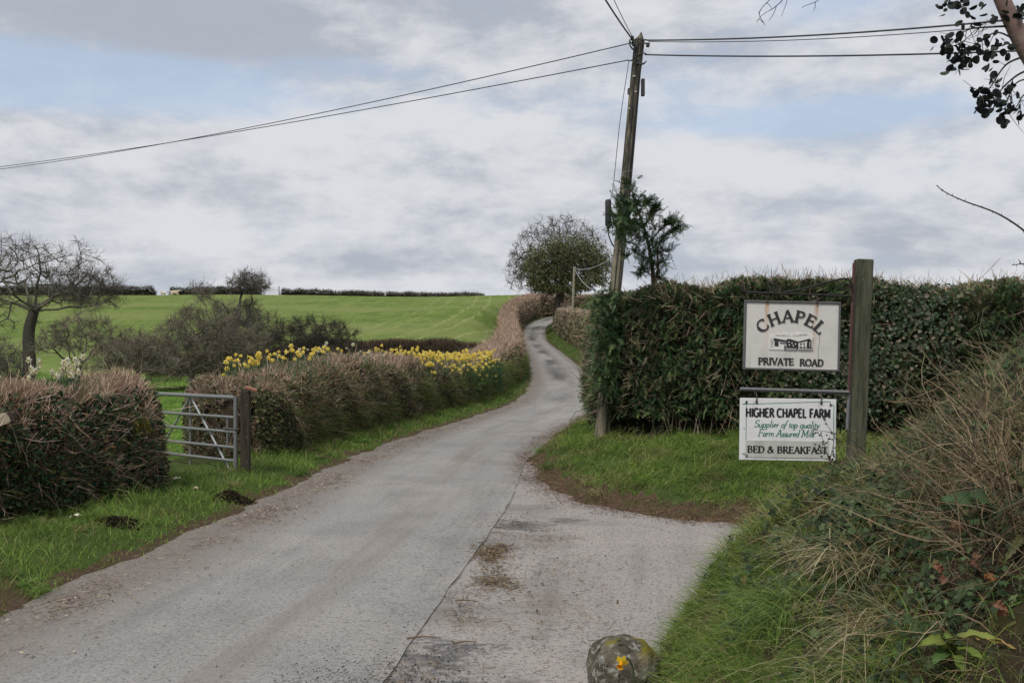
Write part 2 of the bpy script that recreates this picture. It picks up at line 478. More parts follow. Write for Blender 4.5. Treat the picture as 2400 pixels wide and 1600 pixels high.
def lane_sd(x, y):
    """signed lateral distance from the lane's centre line (right is +), and lane height there"""
    x = np.asarray(x, float).ravel(); y = np.asarray(y, float).ravel()
    sd = np.empty(len(x)); lz = np.empty(len(x))
    for k in range(0, len(x), 20000):
        dx = x[k:k + 20000, None] - LC[None, :, 0]; dy = y[k:k + 20000, None] - LC[None, :, 1]
        i = np.argmin(dx * dx + dy * dy, 1); r = np.arange(len(i))
        lat = dx[r, i] * LN[i, 0] + dy[r, i] * LN[i, 1]
        dd = np.sqrt(dx[r, i] ** 2 + dy[r, i] ** 2)
        sd[k:k + 20000] = np.where(dd > np.abs(lat) + 0.5, np.sign(lat) * dd, lat); lz[k:k + 20000] = LC[i, 2]
    return sd, lz


def lane_at(y):
    i = int(np.argmin(np.abs(LC[:, 1] - y))); return LC[i], LN[i]


def poly_sd(poly, x, y):
    """distance inside a polygon (+) or outside (-)"""
    P = np.asarray(poly, float); Q = np.roll(P, -1, 0)
    x = np.asarray(x, float).ravel(); y = np.asarray(y, float).ravel()
    best = np.full(len(x), 1e9); ins = np.zeros(len(x), bool)
    for (ax, ay), (bx, by) in zip(P, Q):
        ex, ey = bx - ax, by - ay
        t = np.clip(((x - ax) * ex + (y - ay) * ey) / (ex * ex + ey * ey + 1e-12), 0, 1)
        best = np.minimum(best, np.hypot(x - ax - t * ex, y - ay - t * ey))
        if ay != by:
            ins ^= ((ay > y) != (by > y)) & (x < (bx - ax) * (y - ay) / (by - ay) + ax)
    return np.where(ins, best, -best)


_re = [(p[0] + n[0] * HW, p[1] + n[1] * HW) for p, n in (lane_at(q) for q in range(60, 14, -3))]
HEDGE_BANK = [(.25, 14.2), (.26, 12.8), (.36, 11.7), (.67, 10.75), (1.37, 9.8), (2.18, 9.15), (5, 8.4), (10, 7.6), (40, 4), (60, 60)] + _re
_nb = catmull([(.35, -6, 0), (.42, 0, 0), (.5, 2, 0), (.6, 3.8, 0), (.7, 4.7, 0), (.86, 5.5, 0), (1.2, 6.1, 0), (1.68, 6.62, 0), (2.3, 6.85, 0), (3.1, 6.85, 0), (5, 6.5, 0), (10, 5.5, 0), (30, 2, 0)], 5)
NEAR_BANK = [(p[0], p[1]) for p in _nb] + [(30, -6)]
FY = np.array([-50, 30, 45, 60, 80, 100, 125, 150, 165, 200, 300, 600]); FZ = np.array([0, 0, .3, 1.1, 2.7, 4.75, 7.25, 9.6, 10.2, 9.5, 4, -8.])


def gz(x, y, parts=False):
    shp = np.shape(x)
    x = np.asarray(x, float).ravel(); y = np.asarray(y, float).ravel()
    sd, lz = lane_sd(x, y)
    p2 = np.stack([x, y], 1)
    wob = vnoise(p2, 1.3, 3.0) * 0.09 + vnoise(p2, 4.0, 6.0) * 0.05 + vnoise(p2, 11.0, 1.0) * 0.035
    dl = np.abs(sd) - HW + wob
    f = np.interp(y, FY, FZ) + vnoise(p2, 0.05, 2) * 0.25 * sstep(40, 70, y)
    t = sstep(0.6, 5.5, dl)
    z = lz * (1 - t) + f * t
    off = np.where(dl < 0, -0.05, -0.05 + 0.06 * sstep(0, 0.15, dl) + 0.0)
    left = (sd < 0)
    off = off + np.where(left & (dl > 0), 0.15 * sstep(0.0, 1.1, dl) * (1 - sstep(2.5, 6, dl)), 0)
    off = off + np.where(~left & (y > 35) & (dl > 0), 0.5 * sstep(0.0, 1.2, dl), 0)
    d1 = poly_sd(HEDGE_BANK, x, y) + wob; d2 = poly_sd(NEAR_BANK, x, y) + wob * 0.8
    nearside = (sd > 0) & (y < 40)
    off = np.where(nearside & (dl > 0), -0.05, off)
    off = off + np.where(nearside & (d1 > 0), 0.05 * sstep(0, .08, d1) + 0.18 * sstep(0, 0.4, d1) + 0.24 * sstep(0.1, 2.6, d1), 0)
    off = off + np.where(d2 > 0, 0.05 * sstep(0, .05, d2) + (1.27 + .5 * sstep(.75, 1.9, d2)) * (1 - np.exp(-np.maximum(d2, 0) / 0.74)), 0)
    bump = (vnoise(p2, 1.6, 5) * 0.035 + vnoise(p2, 4.3, 8) * 0.025) * (1 + 1.7 * sstep(0, .5, np.maximum(d1, d2)))
    soft = np.clip(np.where(nearside, np.maximum(d1, d2), dl), 0, 1)
    z = z + off + bump * sstep(0.05, 0.6, soft)
    if parts: return z, sd, dl, d1, d2
    return z.reshape(shp)


def spaced(a, b, dense0, dense1, step, grow):
    mid = list(np.arange(dense0, dense1, step)); lo = [mid[0]]; s = step
    while lo[-1] > a: s *= grow; lo.append(lo[-1] - s)
    hi = [mid[-1]]; s = step
    while hi[-1] < b: s *= grow; hi.append(hi[-1] + s)
    return np.array(lo[:0:-1] + mid + hi[1:])


def make_ground():
    xs = spaced(-700, 700, -7, 7.5, 0.11, 1.07); ys = spaced(-60, 900, 0.5, 17, 0.11, 1.035)
    X, Y = np.meshgrid(xs, ys)
    Z, sd, dl, d1, d2 = gz(X, Y, True)
    n, m = len(xs), len(ys)
    i = np.arange(n - 1)[None] + np.arange(m - 1)[:, None] * n
    f = np.stack([i, i + 1, i + 1 + n, i + n], -1).reshape(-1, 4)
    g = G()
    v = np.stack([X.ravel(), Y.ravel(), Z], 1)
    fx, fy = v[f].mean(1)[:, 0], v[f].mean(1)[:, 1]
    fs = sd[f].mean(1); fl = dl[f].mean(1)
    field = (fs < -HW - 0.8) & (fy > 44.5 - 0.16 * fx)
    orch = (fs < -HW - 2.2) & ~field & (fy > 11.5)
    sidetoe = np.maximum(d1, d2)[f].mean(1)
    humus = (d2[f].mean(1) > .42) & (fs > 0)
    soil = ((fl < 0.3) & (fs < 0)) | ((fs > 0) & (fy < 36) & (sidetoe < 0.28)) | ((fs > 0) & (fl < 0.3))
    soil &= ~humus
    g.add(v, f[~field & ~soil & ~orch & ~humus], (0.1, 0.1, 0.1), 0)
    s0 = g.n - len(v)
    for msk, mi in ((field, 1), (soil & ~field & ~orch, 2), (orch, 3), (humus & ~field & ~orch, 4)):
        if msk.any(): g.f.append((f[msk] + s0, mi))
    k = NT('orchard_turf'); p = k.pos(); a = k.noise(p, 1.2, 5, 0.65); b = k.noise(p, 9, 4, 0.7)
    c = k.mix(k.ramp(a, 0.35, 0.65), (0.06, 0.125, 0.018), (0.13, 0.215, 0.035))
    c = k.mix(k.math('MULTIPLY', k.ramp(b, 0.5, 0.7), 0.5), c, (0.05, 0.09, 0.015))
    turf = k.finish(c, 0.95, 0.05, 0, b, 0.6, 0.04)
    k = NT('leafy_humus'); p = k.pos(); a = k.noise(p, 24, 5, 0.7); b = k.noise(p, 3, 4)
    c = k.mix(a, (0.012, 0.010, 0.007), (0.075, 0.055, 0.035)); c = k.mix(k.ramp(b, .5, .7), c, k.mix(a, (.02, .022, .008), (.075, .065, .03)))
    o = g.build('ground', [mat_ground(), mat_field(), mat_soil(), turf, k.finish(c, 0.95, 0.05, 0, a, 0.8, 0.03)], None, True)
    tag(o, kind='structure')


def set_uv(o, uv):
    me = o.data; ul = me.uv_layers.new(name='UVMap')
    vi = np.empty(len(me.loops), np.int32); me.loops.foreach_get('vertex_index', vi)
    ul.data.foreach_set('uv', np.asarray(uv, np.float32)[vi].ravel())


def make_roads():
    lat = np.linspace(-1, 1, 13)
    C = catmull(LC[::7], 40)
    T = unit(np.gradient(C[:, :2], axis=0)); N = np.stack([T[:, 1], -T[:, 0]], 1)
    S = np.concatenate([[0], np.cumsum(np.linalg.norm(np.diff(C[:, :2], axis=0), axis=1))])
    v, uv = [], []
    for i in range(len(C)):
        for q in lat:
            w = HW + (0.3 if q < 0 or S[i] > 25.5 else 0.05)
            if q > 0: w += 0.004 * math.sin(S[i] * 9) + 0.004 * math.sin(S[i] * 5.3 + 1) - 0.05
            crown = 0.02 * (1 - q * q)
            v.append((C[i, 0] + N[i, 0] * q * w, C[i, 1] + N[i, 1] * q * w, C[i, 2] + 0.007 + crown))
            uv.append((q * w, S[i]))
    K = len(lat)
    f = [[i * K + j, i * K + j + 1, (i + 1) * K + j + 1, (i + 1) * K + j] for i in range(len(C) - 1) for j in range(K - 1)]
    g = G().add(v, f)
    o = g.build('lane', mat_road('worn_tarmac', (0.288, 0.28, 0.272), (0.338, 0.318, 0.30), 0.7), None, True); set_uv(o, uv); tag(o, kind='structure')
    # the private side road runs under the two banks
    v, uv = [], []
    ys = np.arange(-9, 14.6, 0.25); xs = np.concatenate([np.linspace(0, 3, 13), np.linspace(3.5, 32, 20)])
    for y in ys:
        i = int(np.argmin(np.abs(C[:, 1] - y)))
        x0 = C[i, 0] + (HW - 0.06) / max(N[i, 0], .5)
        for q in xs:
            v.append((x0 + q, y, 0.0 - 0.004 * math.sin(q * 1.3))); uv.append((q - 0.06, y))
    K = len(xs)
    f = [[i * K + j, i * K + j + 1, (i + 1) * K + j + 1, (i + 1) * K + j] for i in range(len(ys) - 1) for j in range(K - 1)]
    o = G().add(v, f).build('side_road', mat_road('gritty_tarmac', (0.33, 0.305, 0.29), (0.37, 0.337, 0.315), 0.85, True), None, True)
    set_uv(o, uv); tag(o, kind='structure')


# ------------------------------------------------------------------ hedges
class Hedge:
    """a rounded-box hedge along a path; rows are (x, y, base z or None, height, half width); theta 0 is the right-hand side of travel"""
    def __init__(s, rows, expo=0.45, per=8, nth=26, rough=0.10, seed=1.0, ends=True, nsc=1.3):
        R = [(x, y, float(gz(np.array([x]), np.array([y]))[0]) if z is None else z, h, w) for x, y, z, h, w in rows]
        P = catmull(R, per)
        s.P = P; n = len(P)
        T = unit(np.gradient(P[:, :2], axis=0)); N = np.stack([T[:, 1], -T[:, 0]], 1)
        S = np.concatenate([[0], np.cumsum(np.linalg.norm(np.diff(P[:, :2], axis=0), axis=1))])
        n1 = nth // 3; zf = np.linspace(0, .92, n1 + 1); side = np.arcsin(zf ** (1 / expo)); th = np.concatenate([side[:-1], np.linspace(side[-1], PI - side[-1], nth - 2 * n1), PI - side[:-1][::-1]])
        cs = np.sign(np.cos(th)) * np.abs(np.cos(th)) ** expo; sn = np.abs(np.sin(th)) ** expo
        k = np.ones(n)
        if ends:
            e = P[:, 4] * 0.9
            dd = np.minimum(S, S[-1] - S); k = np.sqrt(np.clip(1 - (1 - np.clip(dd / e, 0, 1)) ** 2, 0.0, 1))
        k = np.maximum(k, 0.02); kh = k ** 0.35
        Gp = np.empty((n, nth, 3))
        Gp[:, :, :2] = P[:, None, :2] + N[:, None] * (cs[None] * (P[:, 4] * k)[:, None])[..., None]
        Gp[:, :, 2] = P[:, None, 2] - 0.1 + sn[None] * ((P[:, 3] + 0.1) * kh)[:, None]
        nr = np.empty_like(Gp); nr[:, :, :2] = N[:, None] * np.cos(th)[None, :, None]; nr[:, :, 2] = np.sin(th)[None]
        dis = vnoise(Gp, nsc, seed) * rough + vnoise(Gp, nsc * 3.1, seed + 2) * rough * 0.45
        s.Gp = Gp + unit(nr) * dis[..., None]
        s.th, s.S, s.n, s.nth = th, S, n, nth
        a = np.diff(s.Gp, axis=0)[:, :-1]; b = np.diff(s.Gp, axis=1)[:-1]
        cr = np.cross(a, b); s.area = np.linalg.norm(cr, axis=-1)
        nn = unit(cr); out = nr[:-1, :-1]
        ins = np.array([min(max(S[i], P[0, 4] * .95), S[-1] - P[-1, 4] * .95) for i in range(n)]) if ends else S
        ci = np.clip(np.searchsorted(S, ins), 0, n - 1)[:-1]
        ctr = np.stack([P[ci, 0], P[ci, 1], P[ci, 2] + P[ci, 3] * .35], 1)
        out = s.Gp[:-1, :-1] - ctr[:, None]
        s.nrm = nn * np.sign((nn * out).sum(-1, keepdims=True) + 1e-9)
        s.mid = s.Gp[:-1, :-1]

    def core(s, parent, shrink=0.10, c=(0.03, 0.024, 0.016), name='bank', mat=None):
        nv = np.zeros_like(s.Gp); nv[:-1, :-1] += s.nrm; nv[-1] = nv[-2]; nv[:, -1] = nv[:, -2]
        if callable(shrink): shrink = shrink((s.Gp[..., 2] - s.P[:, None, 2]) / s.P[:, None, 3])[..., None]
        v = (s.Gp - unit(nv) * shrink).reshape(-1, 3)
        i = np.arange(s.nth - 1)[None] + np.arange(s.n - 1)[:, None] * s.nth
        f = np.stack([i, i + 1, i + 1 + s.nth, i + s.nth], -1).reshape(-1, 4)
        g = G().add(v, f, c)
        return g.build(name, mat or EARTH, parent, True)

    def sample(s, n, w=None):
        """n points on the skin: positions, normals, theta (radians), run (m)"""
        ww = s.area.copy()
        if w is not None: ww = ww * w(s.mid, np.broadcast_to(s.th[None, :-1], ww.shape))
        q = ww.ravel() / ww.sum()
        k = rng.choice(len(q), n, p=q); i, j = k // (s.nth - 1), k % (s.nth - 1)
        u, v = rng.random((n, 1)), rng.random((n, 1))
        A, B, C, D = s.Gp[i, j], s.Gp[i + 1, j], s.Gp[i + 1, j + 1], s.Gp[i, j + 1]
        p = A * (1 - u) * (1 - v) + B * u * (1 - v) + C * u * v + D * (1 - u) * v
        th = s.th[j] + v[:, 0] * (s.th[j + 1] - s.th[j])
        return p, s.nrm[i, j], th, s.S[i]

    def top(s, run, lateral):
        """point on the top: run in metres, lateral -1..1 across (+ is the right-hand side)"""
        i = np.clip(np.searchsorted(s.S, run), 0, s.n - 1)
        j = int(np.clip(np.searchsorted(s.th, PI * (1 - lateral) / 2), 0, s.nth - 1))
        return s.Gp[i, j]


def near_w(front=1.0, topw=1.0, back=0.12, ref=15.0, p=1.5):
    def w(mid, th):
        k = np.where(th < 1.0, front, np.where(th < 2.2, topw, back))
        return k * (ref / np.maximum(np.linalg.norm(mid[..., :2], axis=-1), 3.0)) ** p
    return w


TAN = [(0.29, 0.21, 0.155), (0.22, 0.148, 0.102), (0.37, 0.285, 0.22), (0.145, 0.10, 0.07), (0.44, 0.365, 0.30)]
TANP = [4, 4, 2.5, 3, 1.2]
HLEAF = [(0.036, 0.052, 0.02), (0.06, 0.075, 0.026), (0.095, 0.10, 0.036), (0.025, 0.035, 0.018), (0.12, 0.095, 0.045)]
HLEAFP = [4, 4, 2, 3, 1.5]


def twig_skin(h, parent, n, w, L=(0.06, 0.22), r=0.0035, cols=TAN, probs=TANP, up=0.8, rnd=0.55, sink=0.05, ref=15.0, grow=0.7, name='twigs', dens=None):
    p, nr, th, run = h.sample(n, w)
    d = nr * 0.7 + rdir(n) * rnd; d[:, 2] += up * rng.random(n)
    d = unit(d)
    far = np.maximum(np.linalg.norm(p[:, :2], axis=1) / ref, 0.6) ** grow
    ln = rng.uniform(L[0], L[1], n) * far
    p0 = p - nr * sink - d * ln[:, None] * 0.35
    c = pick(cols, probs, n, 0.3)
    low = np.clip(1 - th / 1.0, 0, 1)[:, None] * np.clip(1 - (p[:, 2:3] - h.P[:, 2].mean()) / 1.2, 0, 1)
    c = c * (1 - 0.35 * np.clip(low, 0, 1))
    g = G(); mid = p0 + d * ln[:, None] * 0.55 + rdir(n) * ln[:, None] * 0.07
    end = p0 + d * ln[:, None] + rdir(n) * ln[:, None] * 0.16
    seg_tubes(g, p0, mid, r * far, r * far * 0.85, c); seg_tubes(g, mid, end, r * far * 0.85, r * far * 0.5, c)
    return g.build(name, TWIG, parent)


def leaf_skin(h, parent, n, w, L=(0.03, 0.07), cols=HLEAF, probs=HLEAFP, sink=0.06, ref=15.0, grow=0.75, clump=2.2, mat=None, name='foliage', aspect=0.65):
    p, nr, th, run = h.sample(int(n * 1.7), w)
    keep = (vnoise(p, clump, 4.0) + vnoise(p, clump * 3.3, 9.0) * 0.7) > rng.uniform(-1.2, 0.9, len(p))
    p, nr = p[keep][:n], nr[keep][:n]; n = len(p)
    far = np.maximum(np.linalg.norm(p[:, :2], axis=1) / ref, 0.6) ** grow
    ln = rng.uniform(L[0], L[1], n) * far
    ax = rdir(n) + nr * 0.2 - np.array([0, 0, 0.5]); nm = unit(nr + rdir(n) * 0.7)
    g = G(); leaves(g, p + nr * rng.uniform(-sink, 0.03, (n, 1)), ax, nm, ln, ln * aspect, pick(cols, probs, n, 0.35))
    return g.build(name, mat or LEAF, parent)


def strand_skin(h, parent, n, w, cols, probs, L=(0.2, 0.55), W=0.006, name='dead_grass'):
    p, nr, th, run = h.sample(n, w)
    d = nr + rdir(n) * 0.6; d[:, 2] += 0.6
    g = G(); blades(g, p - nr * 0.05, d, rng.uniform(L[0], L[1], n), W, rng.uniform(0.3, 0.9, n), pick(cols, probs, n, 0.25), 3)
    return g.build(name, GRASS, parent)


def lane_off(y, off):
    p, n = lane_at(y); return float(p[0] + n[0] * off), float(p[1] + n[1] * off)


def make_lane_hedge():
    prof = [(13.4, 1.06, .72), (15, 1.12, .8), (17.5, 1.2, .85), (20, 1.26, .85), (23, 1.2, .85), (26, 1.08, .85), (29, 1.0, .85), (33, 1.08, .85), (38, 1.28, .85), (45, 1.5, .85), (52, 1.5, .85), (60, 1.5, .8), (75, 1.65, .8),
            (92, 1.9, .8), (104, 2.1, .85), (114, 2.3, .9), (124, 2.5, 1.0), (131, 2.6, 1.0), (137, 2.5, 1.0), (141, 2.4, 1.0), (146, 2.2, 1.0), (150, 2.0, 1.0)]
    rows = []
    for y, h, w in prof:
        gap = 0.85 if y < 40 else 0.55
        if y < 140:
            x, yy = lane_off(y, -(HW + gap + w))
        else:
            x, yy = {141: (11.5, 145.5), 146: (17, 149.5), 150: (28, 153.5)}[y]
        rows.append((x, yy, None, h, w))
    rows[0] = (rows[0][0] + 0.05, 13.55, None, 1.0, .7)
    H = Hedge(rows, 0.5, 9, 26, 0.15, 2.0, nsc=1.7)
    r = empty('hedge', (rows[1][0], rows[1][1], 0), 'long clipped brown hedge winding uphill on the left of the lane, starting at the gatepost', 'hedge')
    H.core(r, 0.13, (0.036, 0.029, 0.02))
    # under the twig ends the hedge is older dark growth; the clipped top is pale
    e0 = H.P[0, :2]
    def ew(f, *a):
        w0 = near_w(*a)
        return lambda m, t: w0(m, t) + f * (np.linalg.norm(m[..., :2] - e0, axis=-1) < 1.3)
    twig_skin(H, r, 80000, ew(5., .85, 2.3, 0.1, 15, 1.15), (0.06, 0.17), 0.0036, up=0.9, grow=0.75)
    leaf_skin(H, r, 46000, ew(4., 1.5, 0.18, 0.1, 15, 1.35), (0.03, 0.065))
    twig_skin(H, r, 1500, near_w(0.5, 1.6, 0.1, 15, 1.2), (0.2, 0.42), 0.0034, up=1.0, rnd=.8, name='young_shoots')
    strand_skin(H, r, 7000, near_w(1.0, 0.25, 0.0, 15, 1.6), [(0.2, 0.15, 0.085), (0.10, 0.12, 0.03), (0.28, 0.22, 0.14)], [3, 3, 1], (0.12, 0.4), 0.006)
    p, nr, th, run = H.sample(21000, lambda m, t: (t < 0.6) * (15 / np.linalg.norm(m[..., :2], axis=-1)) ** 1.2 * np.where(m[..., 1] > 20, 1, .6) * (vnoise(m, .9, 3.) > rng.uniform(-.9, .5, m.shape[:2])) * (m[..., 2] < .25 + .3 * (m[..., 1] > 20) + m[..., 1] * .012))
    d = nr * 0.6 + rdir(len(p)) * 0.4; d[:, 2] += 0.7
    g = G(); blades(g, p - nr * 0.04, d, rng.uniform(.12, .3, len(p)) * (p[:, 1] / 20) ** .5, 0.007 * (p[:, 1] / 20) ** .7, rng.uniform(.3, .8, len(p)), pick([(.05, .1, .018), (.1, .13, .03), (.14, .12, .05)], [3, 3, 1.5], len(p)), 2)
    g.build('bank_grass', GRASS, r)
    return H


def make_near_hedge():
    rows = [(-7.6, 4.6, None, 1.12, .75), (-6.35, 6.5, None, 1.12, .75), (-5.2, 8.5, None, 1.1, .75), (-4.6, 9.75, None, 1.12, .72), (-4.42, 10.6, None, 1.12, .64), (-4.55, 11.3, None, 1.08, .55)]
    H = Hedge(rows, 0.5, 9, 26, 0.13, 5.0)
    r = empty('hedge', (-5.2, 8.5, 0.1), 'old ivy covered mossy hedge bank nearest on the left, before the metal gate', 'hedge')
    H.core(r, 0.12, (0.042, 0.034, 0.024))
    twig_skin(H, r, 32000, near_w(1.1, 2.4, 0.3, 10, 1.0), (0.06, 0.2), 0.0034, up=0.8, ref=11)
    twig_skin(H, r, 650, near_w(1, .5, 0.0, 10, 1.0), (0.2, 0.6), 0.0032, up=-0.2, rnd=1.3, ref=11, sink=0.0, name='runners')
    leaf_skin(H, r, 19000, near_w(1.8, 0.06, 0.05, 10, 1.2), (0.03, 0.065), cols=[(0.02, 0.04, 0.018), (0.012, 0.026, 0.013), (0.035, 0.055, 0.022), (0.055, 0.06, 0.02), (0.08, 0.055, 0.025)], probs=[4, 4, 2, 1.2, .7], ref=11, mat=IVY, name='ivy', aspect=0.85)
    # cushions of yellow moss along the shoulder
    p, nr, th, run = H.sample(5200, lambda m, t: ((t > 0.3) & (t < 1.05)) * (vnoise(m, 1.7, 6.0) > 0.15) * 1.0)
    g = G(); leaves(g, p + nr * 0.015, rdir(len(p)) + nr * .5, unit(nr + rdir(len(p)) * .6), rng.uniform(.012, .03, len(p)), .014, pick([(.11, .10, .008), (.17, .14, .02), (.07, .075, .014)], [3, 1.5, 3], len(p)))
    g.build('moss', LEAF, r)
    strand_skin(H, r, 1500, near_w(1, 1, 0, 10, 1), [(0.24, 0.19, 0.12), (0.12, 0.11, 0.04)], [2, 1], (0.15, 0.45), 0.005)
    # the pale sawn end of a cut branch
    g = G(); c = at(2, 964, 8.45)
    M = Matrix.Translation(c) @ Matrix.Rotation(0.5, 4, 'Y')
    ring = [(0.06 * (1 + .28 * math.sin(3 * a + 1) + .15 * math.sin(5 * a)) * math.cos(a), 0, 0.07 * (1 + .3 * math.sin(2 * a)) * math.sin(a)) for a in np.linspace(0, 2 * PI, 18, endpoint=False)]
    v = [M @ Vector((q[0], rng.normal(0, .008), q[2])) for q in ring] + [M @ Vector((q[0] * 1.06, 0.07, q[2] * 1.06)) for q in ring]
    g.add([list(q) for q in v], [[k, (k + 1) % 18, 18 + (k + 1) % 18, 18 + k] for k in range(18)], (.07, .055, .04))
    g.add([list(q) for q in v[:18]], [list(range(18))], (.40, .33, .25))
    g.build('sawn_stump', BARK, r)
    return H


def make_cross_hedge():
    rows = [(-0.9, 42.5, None, 1.45, .55), (-3.5, 44, None, 1.6, .7), (-7, 45.5, None, 1.62, .75), (-9.5, 46.6, None, 1.4, .8), (-12.2, 47.4, None, .9, .7), (-15.5, 48.4, None, .75, .6), (-18.5, 49.2, None, .7, .55)]
    H = Hedge(rows[::-1], 0.5, 9, 24, 0.14, 7.0)
    r = empty('hedge', (-7, 45.5, 0.3), 'dark hedge crossing behind the daffodils between orchard and field', 'hedge')
    H.core(r, 0.12, (0.018, 0.015, 0.011))
    br = [(0.06, 0.042, 0.03), (0.10, 0.065, 0.045), (0.04, 0.03, 0.022), (0.17, 0.115, 0.08)]
    twig_skin(H, r, 26000, near_w(1.0, 1.3, 0.1, 45, 1), (0.12, 0.32), 0.006, cols=br, probs=[4, 3, 4, 1.3], up=0.9, ref=45)
    leaf_skin(H, r, 5000, near_w(1, .4, 0, 45, 1), (0.06, 0.12), cols=[(.02, .028, .012), (.03, .036, .016)], probs=[1, 1], ref=45)


def make_upper_right_hedge():
    rows = []
    for y, h in ((34, 1.6), (42, 2.1), (52, 2.5), (62, 2.75), (74, 2.8), (86, 2.7), (97, 2.6), (108, 2.5), (118, 2.4)):
        x, yy = lane_off(y, HW + 1.25 + (0.8 if y > 50 else 0.5)); rows.append((x, yy, None, h - .4, 1.0))
    H = Hedge(rows, 0.42, 8, 24, 0.2, 3.0)
    H.P[:] = H.P
    r = empty('hedge', (rows[3][0], rows[3][1], rows[3][2] or 0.8), 'tall steep hedge bank with pale clipped top on the right of the climbing lane', 'hedge')
    H.core(r, 0.12, (0.05, 0.04, 0.027))
    lf = lambda mid, th: np.where(th > 2.1, 1.4, np.where(th > 0.9, 2.0, 0.1)) * (60 / mid[..., 1]) ** 1.2
    twig_skin(H, r, 16000, lf, (0.1, 0.3), 0.008, cols=[(.33, .27, .2), (.24, .18, .13), (.14, .1, .07), (.42, .36, .28)], probs=[3, 4, 3, 1.5], ref=60)
    leaf_skin(H, r, 14000, lambda mid, th: np.where(th > 2.1, 1.6, 0.2) * (60 / mid[..., 1]) ** 1.2, (0.08, 0.18), cols=[(.05, .06, .025), (.09, .085, .035), (.13, .11, .055), (.03, .035, .018)], probs=[3, 3, 2, 3], ref=60)
    return H


def sprays(g, p, d, size, c, nl=7, droop=0.25):
    """flat cypress sprays: a stem with two rows of narrow side shoots"""
    n = len(p); d = unit(d); sd = unit(np.cross(d, np.array([0, 0, 1.0]) + rdir(n) * 0.6)); size = np.broadcast_to(size, (n,))[:, None]
    dn = np.array([0, 0, -1.0]); tris, cols = [], []
    for k in range(nl):
        t = (k + 0.4) / nl
        q = p + d * size * t + dn * size * droop * t * t
        for sg in (-1, 1):
            L = size * 0.5 * (1 - 0.72 * t) * rng.uniform(.7, 1.2, (n, 1))
            ax = unit(d * 0.9 + sd * sg * 0.8 + dn * 0.2 * t + rdir(n) * 0.22)
            wv = unit(np.cross(ax, np.cross(d, sd))) * size * 0.034
            tris.append(np.stack([q - wv, q + wv, q + ax * L], 1)); cols.append(c)
    q = p + d * size * 1.05 + dn * size * droop
    wv = sd * size * 0.03
    tris.append(np.stack([p - wv, p + wv, q], 1)); cols.append(c)
    v = np.stack(tris, 1).reshape(-1, 3); K = len(tris) * 3
    cc = np.repeat(np.stack(cols, 1).reshape(-1, 3), 3, 0)
    g.add(v, np.arange(len(v)).reshape(-1, 3), cc)


CYP = [(0.040, 0.078, 0.032), (0.062, 0.108, 0.042), (0.095, 0.138, 0.052), (0.14, 0.165, 0.07), (0.11, 0.105, 0.055), (0.022, 0.045, 0.022)]
CYPP = [4, 4, 2.2, 1.2, .6, 3.4]


